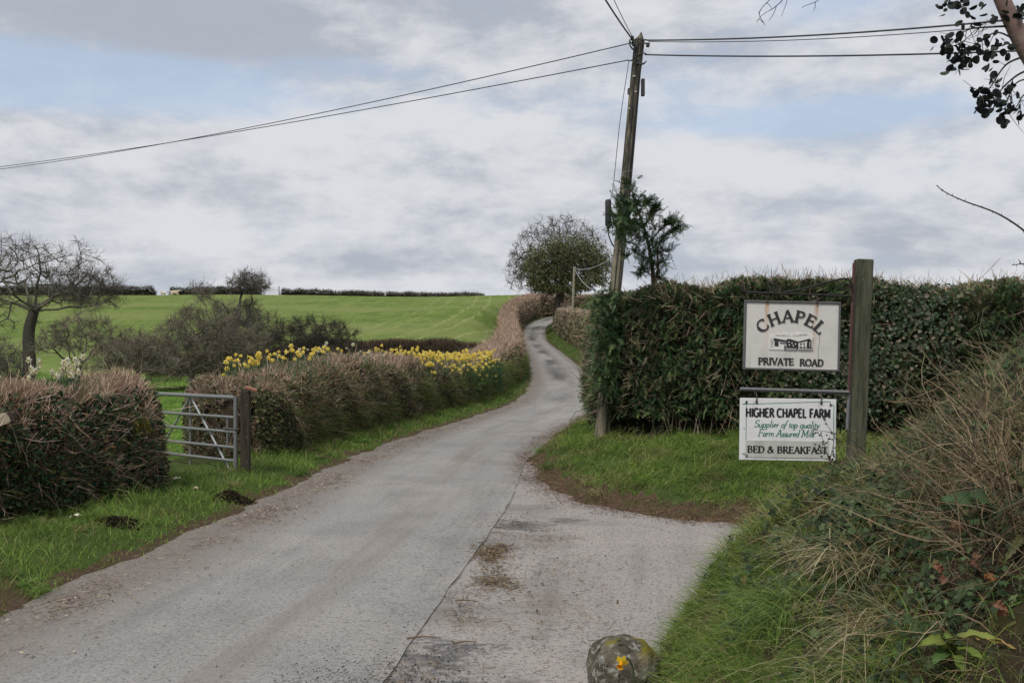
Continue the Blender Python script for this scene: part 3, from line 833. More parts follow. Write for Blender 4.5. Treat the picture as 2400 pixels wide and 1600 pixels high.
def make_conifer_hedge():
    A = [(2.5, 20.5, .35, 1.85, .85), (2.24, 18, .35, 2.05, .9), (2.1, 16, .38, 2.06, .88), (2.3, 14.9, .42, 2.08, .85), (4, 14.25, .42, 2.15, .85), (6.3, 13.5, .42, 2.12, .85), (9, 12.6, .42, 2.05, .9), (14, 11.2, .42, 2.0, .9)]
    H = Hedge(A, 0.30, 12, 34, 0.16, 4.0, nsc=1.1)
    r = empty('conifer_hedge', (4, 14.25, 0.42), 'tall dense dark green conifer hedge behind the hanging signs', 'hedge')
    def fr(lo, top, back=0.06):
        def w(mid, th):
            zr = (mid[..., 2] - 0.42) / 2.2
            side = np.where(zr < .06, .03, np.where(zr < .25, lo, 1.0))
            return np.where(zr > .93, top, np.where(th < 1.57, side, np.where(mid[..., 0] < 1.8, .4, back))) * (14 / np.linalg.norm(mid[..., :2], axis=-1)) ** .6
        return w
    H.core(r, lambda zr: .17 + .42 * (1 - sstep(.02, .3, zr)), (0.02, 0.019, 0.013), 'inner_wood')
    p, nr, th, run = H.sample(66000, fr(0.9, 1.2))
    zr = (p[:, 2] - 0.42) / 2.2
    lowcut = rng.random(len(p)) < sstep(-0.02, 0.13, zr + vnoise(p, 1.5, 2) * 0.09 + (p[:, 0] < 1.8) * 0.25)
    p, nr, th = p[lowcut], nr[lowcut], th[lowcut]; n = len(p)
    dep = vnoise(p, 2.2, 1.0) * 0.10 + vnoise(p, 5.5, 3.0) * 0.06
    p = p + nr * (dep - 0.06)[:, None]
    d = nr * 0.7 + rdir(n) * 0.7; d[:, 2] += np.where(th > 1.1, 0.5, 0.12)
    c = pick(CYP, CYPP, n, 0.3)
    brown = (rng.random(n) < np.where((vnoise(p, 0.8, 7.0) > 0.2) | (th > 1.25), .42, .12))
    c[brown] = pick([(.12, .10, .06), (.20, .165, .115), (.07, .062, .036)], [2, 1.3, 2], int(brown.sum()))
    g = G(); sprays(g, p - nr * 0.05, d, rng.uniform(.06, .15, n), c, 9)
    # growth that has closed round the telephone pole
    m = 900; q = np.array([at(1393 + rng.normal(0, 17), rng.uniform(668, 905), 14.55 + rng.normal(0, .08)) for _ in range(m)])
    sprays(g, q, rdir(m) * .8 + np.array([-.1, -.7, .1]), rng.uniform(.09, .2, m), pick(CYP, CYPP, m, .3))
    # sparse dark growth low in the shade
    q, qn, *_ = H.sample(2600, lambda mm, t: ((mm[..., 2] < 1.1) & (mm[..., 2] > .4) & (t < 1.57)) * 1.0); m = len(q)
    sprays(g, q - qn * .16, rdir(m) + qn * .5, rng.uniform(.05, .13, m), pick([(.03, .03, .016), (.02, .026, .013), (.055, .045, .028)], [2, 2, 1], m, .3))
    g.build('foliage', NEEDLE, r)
    # dry snapped twigs poking from the clipped face and the top
    p, nr, th, run = H.sample(6000, fr(0.5, 2.2))
    n = len(p); d = nr * 0.6 + rdir(n) * 0.9; d[:, 2] += 0.4; d = unit(d)
    ln = rng.uniform(.08, .3, n)
    q = p - nr * 0.08; e = q + d * ln[:, None]
    g = G(); seg_tubes(g, q, e, .004, .002, pick([(.3, .24, .17), (.2, .15, .1), (.12, .09, .06)], [2, 3, 2], n))
    p, nr, th, run = H.sample(130, fr(0.8, 0.1)); n = len(p)
    d = unit(rdir(n) + nr * .3); L = rng.uniform(.15, .5, n)[:, None]; a = p + nr * .05
    b = a + d * L * .5 + rdir(n) * .05; cc = pick([(.2, .16, .115), (.13, .1, .07)], [1, 1], n)
    seg_tubes(g, a, b, .006, .005, cc); seg_tubes(g, b, b + unit(d + rdir(n) * .3) * L * .5, .006, .003, cc)
    # bare stems standing in the gap beneath the foliage
    xs = rng.uniform(1.9, 8, 110); yy = np.interp(xs, [1.95, 4, 6.3, 9], [15.0, 14.25, 13.5, 12.6]) - rng.uniform(0.5, .8, 110)
    a = np.stack([xs, yy, np.full(110, .36)], 1); b = a + np.stack([rng.normal(0, .12, 110), rng.normal(0, .08, 110), rng.uniform(.2, .5, 110)], 1)
    seg_tubes(g, a, b, rng.uniform(.004, .013, 110), .004, pick([(.2, .16, .12), (.12, .095, .07)], [1, 1], 110))
    g.build('twigs', TWIG, r)
    # ivy that has climbed through the hedge beside the signs
    p, nr, th, run = H.sample(1900, lambda m, t: (t < 1.3) * np.exp(-((m[..., 0] - 4.35) / .42) ** 2 - ((m[..., 2] - 1.25) / .45) ** 2) + (t < 1.3) * .7 * np.exp(-((m[..., 0] - 5.15) / .35) ** 2 - ((m[..., 2] - 2.0) / .5) ** 2))
    n = len(p); g = G(); ivy(g, p + nr * rng.uniform(0, .1, (n, 1)), unit(nr + rdir(n) * .6), rng.uniform(.03, .06, n), pick([(.04, .055, .032), (.075, .085, .055), (.022, .034, .02), (.12, .10, .07)], [3, 1.5, 4, 1], n))
    g.build('ivy', IVY, r)
    return H


def ivy(g, p, nrm, size, c):
    """five-lobed ivy leaves lying on a surface"""
    n = len(p)
    if n == 0: return
    a = perp(nrm); a[:, 2] -= 0.5; a = unit(a - nrm * (a * nrm).sum(1, keepdims=True)); b = np.cross(nrm, a); size = np.broadcast_to(size, (n,))[:, None]
    shape = [(-.05, 0), (-.12, .42), (.22, .34), (.42, .52), (.55, .2), (1.0, 0), (.55, -.2), (.42, -.52), (.22, -.34), (-.12, -.42)]
    vs = [p + (a * u + b * w) * size + nrm * size * (0.12 - 0.28 * (u - .4) ** 2 - .35 * w * w + rng.normal(0, .012, (n, 1))) for u, w in shape]
    ctr = p + a * .35 * size + nrm * size * .02
    v = np.stack(vs + [ctr], 1); K = 11
    base = np.arange(n)[:, None] * K
    f = np.concatenate([np.concatenate([base + 10, base + k, base + (k + 1) % 10], 1) for k in range(10)])
    cc = np.repeat(c[:, None], K, 1).copy(); cc[:, 10] *= 1.25
    g.add(v.reshape(-1, 3), f, cc.reshape(-1, 3))


def make_crest_hedges():
    lab = ['dark ragged hedge on the skyline behind the bare tree, longest section', 'short dark hedge section on the skyline left of the far gate', 'dark hedge on the skyline immediately right of the far gate',
           'thin low hedge on the skyline running down to the lane hedge']
    for (a, b, h0, h1, sd), l in zip(((-420, 368, 1.75, 1.45, 1), (386, 606, 1.35, 1.25, 2), (642, 888, .95, .85, 3), (882, 1116, .8, .42, 4)), lab):
        D = 156
        rows = []
        for t in np.linspace(0, 1, 6):
            x = (a + (b - a) * t - CX) / F * D; rows.append((x, D + 2 * math.sin(t * 4), None, h0 + (h1 - h0) * t, .7))
        H = Hedge(rows, 0.5, 12, 16, 0.2, sd * 3.3, nsc=.5)
        r = empty('hedge', (rows[2][0], D, 9.7), l, 'hedge', 'hedges along the far skyline')
        H.core(r, lambda zr: .45 + .5 * zr, (0.022, 0.02, 0.015))
        ln = H.S[-1]; w = lambda m, t: 1.0 + (t > .8)
        twig_skin(H, r, int(ln * 190), w, (0.3, 0.95), 0.010, cols=[(.06, .05, .038), (.09, .072, .055), (.045, .04, .03)], probs=[2, 1, 2], up=0.8, ref=156, sink=.3)
        leaf_skin(H, r, int(ln * 100), w, (0.15, 0.3), cols=[(.038, .042, .022), (.055, .052, .03)], probs=[1, 1], ref=156, sink=.3, clump=.5)


# ------------------------------------------------------------------ trees
def grow(start, targets, step=0.35, jitter=0.08, sag=0.0, r_tip=0.006, power=0.45, primary=7):
    """branches that reach out to a cloud of buds; returns segments with radii, and the tip nodes"""
    N = [np.array(q, float) for q in start]; par = [-1] + list(range(len(start) - 1))
    arr = np.zeros((len(targets) * 8 + len(N) + 10, 3)); arr[:len(N)] = N; n = len(N)
    root = N[-1]
    T = targets[np.argsort(np.linalg.norm(targets - root, axis=1) + rng.normal(0, .25, len(targets)))]
    # main limbs first: spread directions, leaving the fork in a rising curve
    far = targets[np.linalg.norm(targets - root, axis=1) > np.percentile(np.linalg.norm(targets - root, axis=1), 45)]
    pk = [far[rng.integers(len(far))]]
    for _ in range(primary - 1):
        u = unit(np.array(pk) - root); q = unit(far - root); pk.append(far[np.argmin((q @ u.T).max(1) + rng.uniform(0, .25, len(far)))])
    for t in pk:
        d0 = t - root; L = np.linalg.norm(d0); pj = len(start) - 1; m = max(4, int(L / step))
        bow = rng.normal(0, .10, 3) * L
        for k in range(1, m + 1):
            u = k / m * .78
            arr[n] = root + d0 * u + (bow + np.array([0, 0, .14 * L])) * math.sin(u * PI) * .8 + rng.normal(0, jitter * .5, 3); par.append(pj); pj = n; n += 1
    for t in T:
        dv = arr[:n] - t; d = np.sqrt((dv * dv).sum(1))
        d[:max(len(start) - 3, 0)] += 2.0
        j = int(np.argmin(d)); L = d[j]
        m = int(min(7, max(1, round(L / step)))); a = arr[j].copy(); pj = j
        for k in range(1, m + 1):
            u = k / m
            q = a + (t - a) * u + rng.normal(0, jitter, 3) * (u < 1) * min(1, L) + np.array([0, 0, sag * L * 4 * u * (1 - u)])
            arr[n] = q; par.append(pj); pj = n; n += 1
            if n >= len(arr) - 2: break
        if n >= len(arr) - 2: break
    par = np.array(par[:n]); cnt = np.ones(n); kids = np.zeros(n)
    for i in range(n - 1, 0, -1):
        cnt[par[i]] += cnt[i]; kids[par[i]] += 1
    r = r_tip * cnt ** power
    i = np.arange(1, n)
    return arr[par[i]], arr[i], np.minimum(r[par[i]], r[i] * 1.6), r[i], cnt[i], arr[:n], kids == 0


def bare_tree(name, label, base, trunk_pts, targets, trunk_r, cols, tw=3, tl=(.15, .45), rt=0.008, step=.4, sag=0.05, group=None, leafy=None, power=.40, twr=.004, jitter=.08, cat='tree', pale=0.0, primary=7):
    r = empty(name, base, label, cat, group)
    p0, p1, r0, r1, cnt, nodes, tips = grow(trunk_pts, targets, step, jitter, sag, rt * .75, power, primary)
    k = len(trunk_pts) - 1
    g = G(); tp = catmull(np.array(trunk_pts), 4)
    tr = np.interp(np.linspace(0, 1, len(tp)), [0, .12, 1], [trunk_r * 1.35, trunk_r, max(trunk_r * .72, r0[k - 1])])
    tube(g, tp, tr, cols[0], 10); g.build('trunk', BARK, r, True)
    g = G()
    P0, P1, R0, R1 = p0[k:], p1[k:], r0[k:], r1[k:]
    R0 = np.minimum(R0, trunk_r * .75); R1 = np.minimum(R1, trunk_r * .72)
    big = R0 > 0.02
    c = pick(cols, [1] * len(cols), len(P0), .25)
    if pale: 
        lit = rng.random(len(P0)) < pale; c[lit] = jit((.2, .19, .165), int(lit.sum()))
    seg_tubes(g, P0[big], P1[big], R0[big], R1[big], c[big], 6)
    seg_tubes(g, P0[~big], P1[~big], R0[~big], R1[~big], c[~big], 3)
    # fine twigs
    fine = np.where(cnt[k:] < 7)[0]; idx = np.repeat(fine, tw); n = len(idx)
    out = unit(P1[idx] - P0[idx]); d = unit(out * .7 + rdir(n) * .8 + np.array([0, 0, .12]))
    q = P0[idx] + (P1[idx] - P0[idx]) * rng.random((n, 1)); L = rng.uniform(tl[0], tl[1], n)[:, None]
    cc = pick(cols, [1] * len(cols), n, .3)
    m = q + d * L * .55; d2 = unit(d + rdir(n) * .5); e = m + d2 * L * .5
    seg_tubes(g, q, m, twr, twr * .8, cc); seg_tubes(g, m, e, twr * .8, twr * .45, cc)
    seg_tubes(g, m, m + unit(d + rdir(n) * .9) * L * .4, twr * .7, twr * .4, cc)
    o = g.build('crown', TWIG, r)
    if leafy:
        leafy(r, P1, cnt[k:])
    return r


def dome(n, c, r, lo=-0.2, shell=0.35, lump=.15):
    """buds in a dome of radii r round c"""
    d = rdir(n * 3); d = d[d[:, 2] > lo][:n]
    s = (1 - shell * rng.random((len(d), 1)) ** 1.5) * (1 + vnoise(d, 2.2, c[0]) * lump)[:, None]
    return np.array(c) + d * np.array(r) * s


GREYBARK = [(.075, .065, .055), (.10, .088, .075), (.055, .048, .04)]
DARKBARK = [(.045, .038, .03), (.065, .055, .045), (.035, .03, .025)]
OLIVE = [(.105, .09, .068), (.07, .06, .046), (.15, .13, .10)]


def make_trees():
    # the big bare tree at the left edge
    b = at(62, 800, 40); b[2] = 0.1
    fork = at(78, 715, 40)
    T = np.concatenate([dome(700, at(70, 690, 40), (3.6, 3.2, 2.6), -.12, .5), dome(170, at(200, 670, 40), (1.25, 1.4, 1.1), -.6, .6), dome(40, at(-20, 740, 40), (2.0, 1.4, .5), -.9, .7)])
    bare_tree('bare_tree', 'tall bare spreading tree with thick trunk at the left of the orchard', b, [b, b + [0.1, 0, .8], at(66, 765, 40), fork], T, .27, GREYBARK, 9, (.2, .5), .009, .45, .06, twr=.005, primary=9)
    # a tangled old apple tree beside it
    b = at(190, 800, 35); b[2] = 0.05
    T = np.concatenate([dome(260, at(185, 800, 35), (1.55, 1.4, 1.25), -.1, .6, .25), dome(90, at(300, 800, 35), (.75, .8, .8), -.4, .7)])
    bare_tree('apple_tree', 'low twisted apple tree just right of the tall bare tree', b, [b, b + [-.1, 0, .6], at(180, 835, 35)], T, .13, OLIVE, 15, (.1, .34), .008, .3, .1, twr=.0045, jitter=.1)
    # the wide weeping apple tree behind the gate
    b = at(486, 898, 37); b[2] = float(gz(np.array([b[0]]), np.array([b[1]]))[0]) - .05
    T = np.concatenate([dome(900, at(480, 845, 37), (2.45, 1.8, 2.3), -.12, .6, .12), dome(140, at(395, 850, 36), (1.1, 1, .6), -.5, .7), dome(20, at(470, 680, 37), (.55, .4, .7), -.6, .9)])
    bare_tree('apple_tree', 'wide drooping apple tree with dense lichen grey twigs behind the gate', b, [b, b + [.08, 0, .45], at(497, 848, 37)], T, .20, OLIVE, 20, (.14, .45), .008, .33, .12, twr=.0045, jitter=.12, pale=.22, primary=10)
    # the taller one behind it with a tuft on top
    b = at(438, 885, 42); b[2] = float(gz(np.array([b[0]]), np.array([b[1]]))[0]) - .05
    T = np.concatenate([dome(300, at(560, 770, 42), (1.7, 1.5, 1.5), -.4, .7), dome(150, at(572, 655, 42), (.95, .8, .6), -.5, .75), dome(40, at(572, 720, 42), (.3, .3, .9), -.9, .9), dome(16, at(450, 665, 42), (.7, .4, .55), -.6, .9)])
    bare_tree('apple_tree', 'taller apple tree behind the drooping one, topped by a bristling tuft', b, [b, b + [.2, 0, .6], at(500, 830, 42)], T, .15, GREYBARK, 13, (.14, .42), .009, .35, .08, twr=.005, jitter=.1)
    # dark thorn scrub right of it
    b = at(725, 850, 41); b[2] = .1
    T = np.concatenate([dome(560, at(712, 835, 41), (2.0, 1.4, 2.1), -.1, .75, .2), dome(200, at(790, 835, 41), (1.1, .9, .95), -.1, .7)])
    bare_tree('thorn_bush', 'rounded dark thorn bush between the apple trees and the cross hedge', b, [b, b + [0, 0, .2], b + [0, 0, .45]], T, .09, DARKBARK, 22, (.15, .42), .008, .35, .05, twr=.0055, jitter=.12, cat='bush', primary=10)
    b = at(5, 900, 30); b[2] = 0.05
    T = dome(260, at(0, 870, 30), (.95, .9, 1.2), -.1, .7)
    bare_tree('thorn_bush', 'grey scrubby bush at the left frame edge below the tall bare tree', b, [b, b + [0, 0, .2], b + [0, 0, .4]], T, .07, GREYBARK, 10, (.12, .35), .007, .3, .05, twr=.004, cat='bush')
    b = at(300, 870, 33); b[2] = 0.05
    T = np.concatenate([dome(340, at(305, 845, 33), (1.6, .9, .9), -.1, .7), dome(30, at(330, 790, 33), (.5, .5, .5), -.5, .8)])
    bare_tree('thorn_bush', 'low tangle of pale branches between the two groups of apple trees', b, [b, b + [0, 0, .15], b + [.1, 0, .3]], T, .08, OLIVE, 13, (.12, .35), .008, .3, .05, twr=.0045, cat='bush', pale=.2)

    # the wind-shaped trees at the top of the lane
    b = at(1290, 690, 112)
    T = np.concatenate([dome(1100, at(1285, 612, 112), (5.6, 4, 5.9), -.3, .55, .1), dome(260, at(1210, 632, 112), (2.6, 2, 3.2), -.6, .7), dome(160, at(1285, 668, 112), (3.2, 2, 2.0), -.6, .8)])
    bare_tree('bare_tree', 'broad bare tree at the top of the lane behind the ivy green one', b, [b + [0, 0, -1.5], b, at(1293, 655, 112)], T, .3, DARKBARK, 5, (.3, .95), .016, .8, .04, twr=.014, jitter=.15)
    b = at(1279, 690, 104)

    def lf(r, P1, cnt):
        cs = [(1300, 570, 2.4, 2.0), (1345, 580, 2.5, 2.2), (1255, 590, 2.2, 1.7), (1380, 610, 1.8, 2.0), (1225, 620, 1.7, 1.4), (1320, 610, 2.6, 1.6), (1270, 630, 1.6, 1.2), (1365, 645, 1.5, 1.2), (1235, 650, 1.3, .8), (1335, 660, 1.0, .8), (1300, 640, 2.2, 1.3), (1290, 668, 1.9, .9), (1252, 664, 1.5, .7), (1310, 590, 2.8, 1.8), (1285, 600, 2.4, 1.6)]
        ps = []
        for x, y, a, h in cs:
            q = dome(2300, at(x, y, 104), (a, 2.0, h), -.55, .75, .2); ps.append(q)
        q = np.concatenate(ps); q = q[(vnoise(q, 1.1, 2.) + vnoise(q, 3.1, 5.) * .8) > rng.uniform(-1.0, .75, len(q))]
        n = len(q); g = G()
        leaves(g, q, rdir(n) + [0, 0, -.2], unit(rdir(n) + [0, -.2, .6]), rng.uniform(.14, .3, n), rng.uniform(.1, .17, n), pick([(.09, .098, .036), (.065, .075, .03), (.125, .12, .05), (.15, .12, .055), (.045, .052, .022)], [4, 4, 2, 1.2, 3], n, .3))
        g.build('foliage', LEAF, r)
    T = np.concatenate([dome(260, at(1300, 620, 104), (4.2, 2.5, 2.9), -.3, .7, .15)])
    bare_tree('ivy_tree', 'bushy olive green tree leaning over the bend at the top of the lane', b, [b + [0, 0, -2.5], b + [0, 0, -.8], at(1284, 675, 104)], T, .42, DARKBARK, 3, (.3, .8), .018, .7, .03, twr=.014, leafy=lf)


def make_cypress():
    """the ragged cypress stem that has outgrown the hedge behind the pole"""
    D = 16.4
    base = at(1503, 1010, D)
    r = empty('cypress', base, 'ragged young cypress with a bare stem sticking up from the hedge beside the pole', 'tree')
    g = G(); tr = np.array([base, at(1502, 760, D), at(1500, 640, D), at(1492, 575, D), at(1478, 520, D), at(1462, 475, D), at(1452, 440, D)])
    tube(g, catmull(tr, 4), np.linspace(.05, .01, 25), (.11, .08, .055), 7)
    tube(g, catmull(np.array([at(1505, 650, D), at(1512, 610, D), at(1510, 575, D), at(1520, 545, D)]), 4), np.linspace(.03, .008, 13), (.2, .12, .085), 6)
    g.build('trunk', BARK, r, True)
    g = G(); gt = G()
    limbs = [((1492, 575), (1545, 530), (1566, 526)), ((1488, 560), (1525, 520), (1548, 512)), ((1478, 520), (1497, 490), (1503, 478)), ((1466, 485), (1482, 470), (1490, 462)), ((1455, 445), (1446, 430), (1440, 425)), ((1480, 525), (1450, 505), (1440, 470)),
             ((1470, 530), (1430, 520), (1402, 512)), ((1485, 545), (1450, 540), (1420, 530)), ((1500, 600), (1460, 580), (1440, 590)), ((1495, 590), (1530, 575), (1540, 590)), ((1503, 620), (1520, 600), (1528, 610)), ((1500, 635), (1475, 620), (1465, 632)),
             ((1478, 515), (1462, 520), (1432, 498)), ((1466, 480), (1440, 470), (1428, 452)), ((1460, 560), (1440, 555), (1425, 560)), ((1500, 650), (1520, 640), (1532, 650))]
    for i, (a, b, c) in enumerate(limbs):
        dd = [D, D + rng.uniform(-.3, .3), D + rng.uniform(-.9, .3)]
        if c[0] < 1445: dd = [D, D - 1.2, D - 2.75]
        if i in (5, 12, 13): dd = [D, D - 1.6, D - 3.0]
        pts = catmull(np.array([at(*a, dd[0]), at(*b, dd[1]), at(*c, dd[2])]), 8)
        tube(gt, pts, np.linspace(.012, .004, len(pts)), (.12, .085, .06), 5)
        n = 40 if c[0] < 1445 else 44
        if i in (8, 9, 10, 11, 14, 15): n = 22
        k = rng.integers(3, len(pts), n); t = unit(np.gradient(pts, axis=0))[k]
        d = t * .8 + rdir(n) * .65; d[:, 2] += .12
        sprays(g, pts[k] + rdir(n) * .02, d, rng.uniform(.1, .26, n), pick([(.024, .05, .022), (.036, .066, .027), (.06, .085, .032), (.02, .036, .018)], [4, 4, 1.5, 3], n), 8, .12)
    for cx, cy, dd, n, sx, sz in ((1470, 530, 16.0, 110, .14, .13), (1452, 470, 15.6, 60, .09, .12), (1505, 560, 16.3, 50, .10, .10), (1497, 610, 16.4, 55, .09, .14), (1478, 590, 16.2, 50, .12, .12), (1540, 522, 16.3, 45, .12, .05), (1500, 488, 16.3, 34, .05, .08)):
        q = at(cx, cy, dd) + rng.normal(size=(n, 3)) * [sx, .12, sz]; sprays(g, q, rdir(n) * .7 + np.array([.25, 0, .45]), rng.uniform(.1, .24, n), pick([(.024, .05, .022), (.04, .07, .028), (.07, .095, .036)], [4, 4, 2], n), 8, .1)
    # a fuller tuft where it brushes the pole
    n = 90; c0 = at(1432, 505, 13.75); q = c0 + rng.normal(size=(n, 3)) * np.array([.075, .08, .15])
    d = unit(rdir(n) * .8 + np.array([-.2, -.1, .5])); sprays(g, q, d, rng.uniform(.12, .26, n), pick([(.026, .05, .02), (.045, .075, .026), (.08, .10, .035)], [4, 4, 2], n), 8, .1)
    gt.build('branches', TWIG, r); g.build('foliage', NEEDLE, r)


def make_overhang():
    """the round-leaved tree that leans in over the bank at the top right"""
    D = 5.6
    base = np.array([3.75, 5.9, 1.3])
    r = empty('overhanging_tree', base, 'round leaved tree leaning in at the top right corner with pinkish bark', 'tree')
    g = G()
    lim = catmull(np.array([base, [3.55, 5.8, 2.2], at(2440, 260, D), at(2352, 105, D), at(2302, 0, D), at(2255, -110, D), at(2180, -260, D)]), 6)
    tube(g, lim, np.interp(np.linspace(0, 1, len(lim)), [0, .45, 1], [.085, .05, .03]), (.2, .14, .12), 10)
    g.build('trunk', BARK, r, True)
    gt, gl = G(), G()

    def branch(ps, r0=.007, leafn=0, lr=(.03, .058), spread=.07, D0=D, side=8):
        P = np.array([at(p[0], p[1], D0 + (p[2] if len(p) > 2 else 0)) for p in ps]); pts = catmull(P, 7)
        tube(gt, pts, np.linspace(r0, .0016, len(pts)), (.05, .042, .04), 5)
        # side twigs
        for q in range(side):
            k = rng.integers(len(pts) // 3, len(pts)); dv = unit(rdir(1)[0] + np.array([-.4, 0, -.5])) * rng.uniform(.05, .16)
            tube(gt, np.array([pts[k], pts[k] + dv * .5 + rng.normal(0, .01, 3), pts[k] + dv]), np.array([.0022, .0017, .001]), (.05, .042, .04), 4)
        if leafn: tuft(pts[-1], leafn, spread, lr)

    def tuft(c, n, spread, lr=(.03, .058)):
        q = c + rng.normal(size=(n, 3)) * spread * np.array([1, .8, .8])
        for p in q:
            L = rng.uniform(*lr); ax = unit(rng.normal(size=3) + np.array([0, 0, -.6])); nm = unit(np.cross(ax, rng.normal(size=3))); sd = np.cross(nm, ax)
            a = np.linspace(0, 2 * PI, 11)[:-1]
            rim = [p + ax * L * (.5 - .5 * math.cos(t)) + sd * L * .40 * math.sin(t) * (1 - .18 * math.cos(t)) + nm * L * .1 * abs(math.sin(t)) for t in a]
            col = np.array([(.025, .032, .028), (.035, .046, .036), (.018, .02, .022)][rng.integers(3)]) * rng.uniform(.8, 1.3)
            gl.add(rim + [p + ax * L * .5], [[10, k, (k + 1) % 10] for k in range(10)], col)

    branch([(2345, 60), (2280, 62), (2220, 70), (2180, 105)], .008, 9, spread=.03)
    for x, y, n, sp in ((2205, 100, 7, .035), (2185, 90, 6, .03), (2165, 105, 5, .03), (2190, 130, 9, .035), (2215, 130, 9, .035), (2200, 150, 7, .03), (2225, 145, 8, .03), (2250, 110, 5, .03), (2262, 85, 5, .025), (2240, 50, 5, .03), (2275, 40, 5, .025), (2180, 15, 6, .03), (2195, 8, 8, .035), (2220, 10, 7, .035), (2240, 22, 5, .03),
                        (2165, 5, 5, .03), (2255, 130, 5, .025), (2270, 122, 4, .02), (2290, 110, 5, .025), (2300, 120, 3, .02), (2272, 145, 5, .025), (2325, 95, 4, .025), (2280, 100, 3, .02), (2330, 20, 6, .03), (2350, 30, 6, .03)):
        tuft(at(x, y, D + rng.uniform(-.12, .12)), n, sp)
    branch([(2330, 90), (2290, 75), (2250, 95), (2215, 128)], .006, 6, spread=.03)
    branch([(2350, 130), (2310, 150), (2275, 200), (2262, 215)], .007, 5, spread=.03)
    branch([(2420, 150), (2352, 165), (2310, 195), (2285, 225), (2262, 225)], .008, 5, spread=.03)
    branch([(2420, 180), (2345, 185), (2320, 215), (2310, 240)], .006, 6, spread=.03)
    branch([(2430, 230), (2360, 215), (2335, 245), (2318, 262)], .006, 5, spread=.03)
    branch([(2320, 35), (2300, 48), (2270, 50), (2240, 70), (2215, 95)], .004, 3, spread=.03)
    for x, y, n, sp in ((2262, 195, 6, .03), (2285, 190, 5, .025), (2270, 215, 10, .04), (2290, 225, 10, .04), (2310, 215, 8, .035), (2300, 245, 8, .035), (2280, 262, 7, .03), (2315, 262, 6, .03), (2320, 280, 2, .015), (2255, 235, 5, .03), (2330, 240, 4, .02), (2335, 252, 4, .02)):
        tuft(at(x, y, D + rng.uniform(-.12, .12)), n, sp)
    branch([(2180, -260, 0), (2000, -190, .2), (1850, -60, .3), (1790, 8, .3), (1755, 32, .3)], .006, 0, side=3)
    branch([(1850, -60, .3), (1780, -10, .3), (1745, 28, .3), (1757, 58, .3)], .003, 0, side=3)
    branch([(2000, -190, .2), (1900, -20, .3), (1842, 18, .3)], .003, 0, side=2)
    gt.build('branches', TWIG, r); gl.build('leaves', IVY, r)


# ------------------------------------------------------------------ made things
POLEWOOD = mat_wood('weathered_pole', (.075, .066, .05), (.27, .24, .175), (.12, .12, .08), (16, 16, 1.3), 3.9)
POSTWOOD = mat_wood('mossy_post', (.04, .042, .028), (.115, .117, .082), (.085, .095, .038), (36, 36, 3.5))


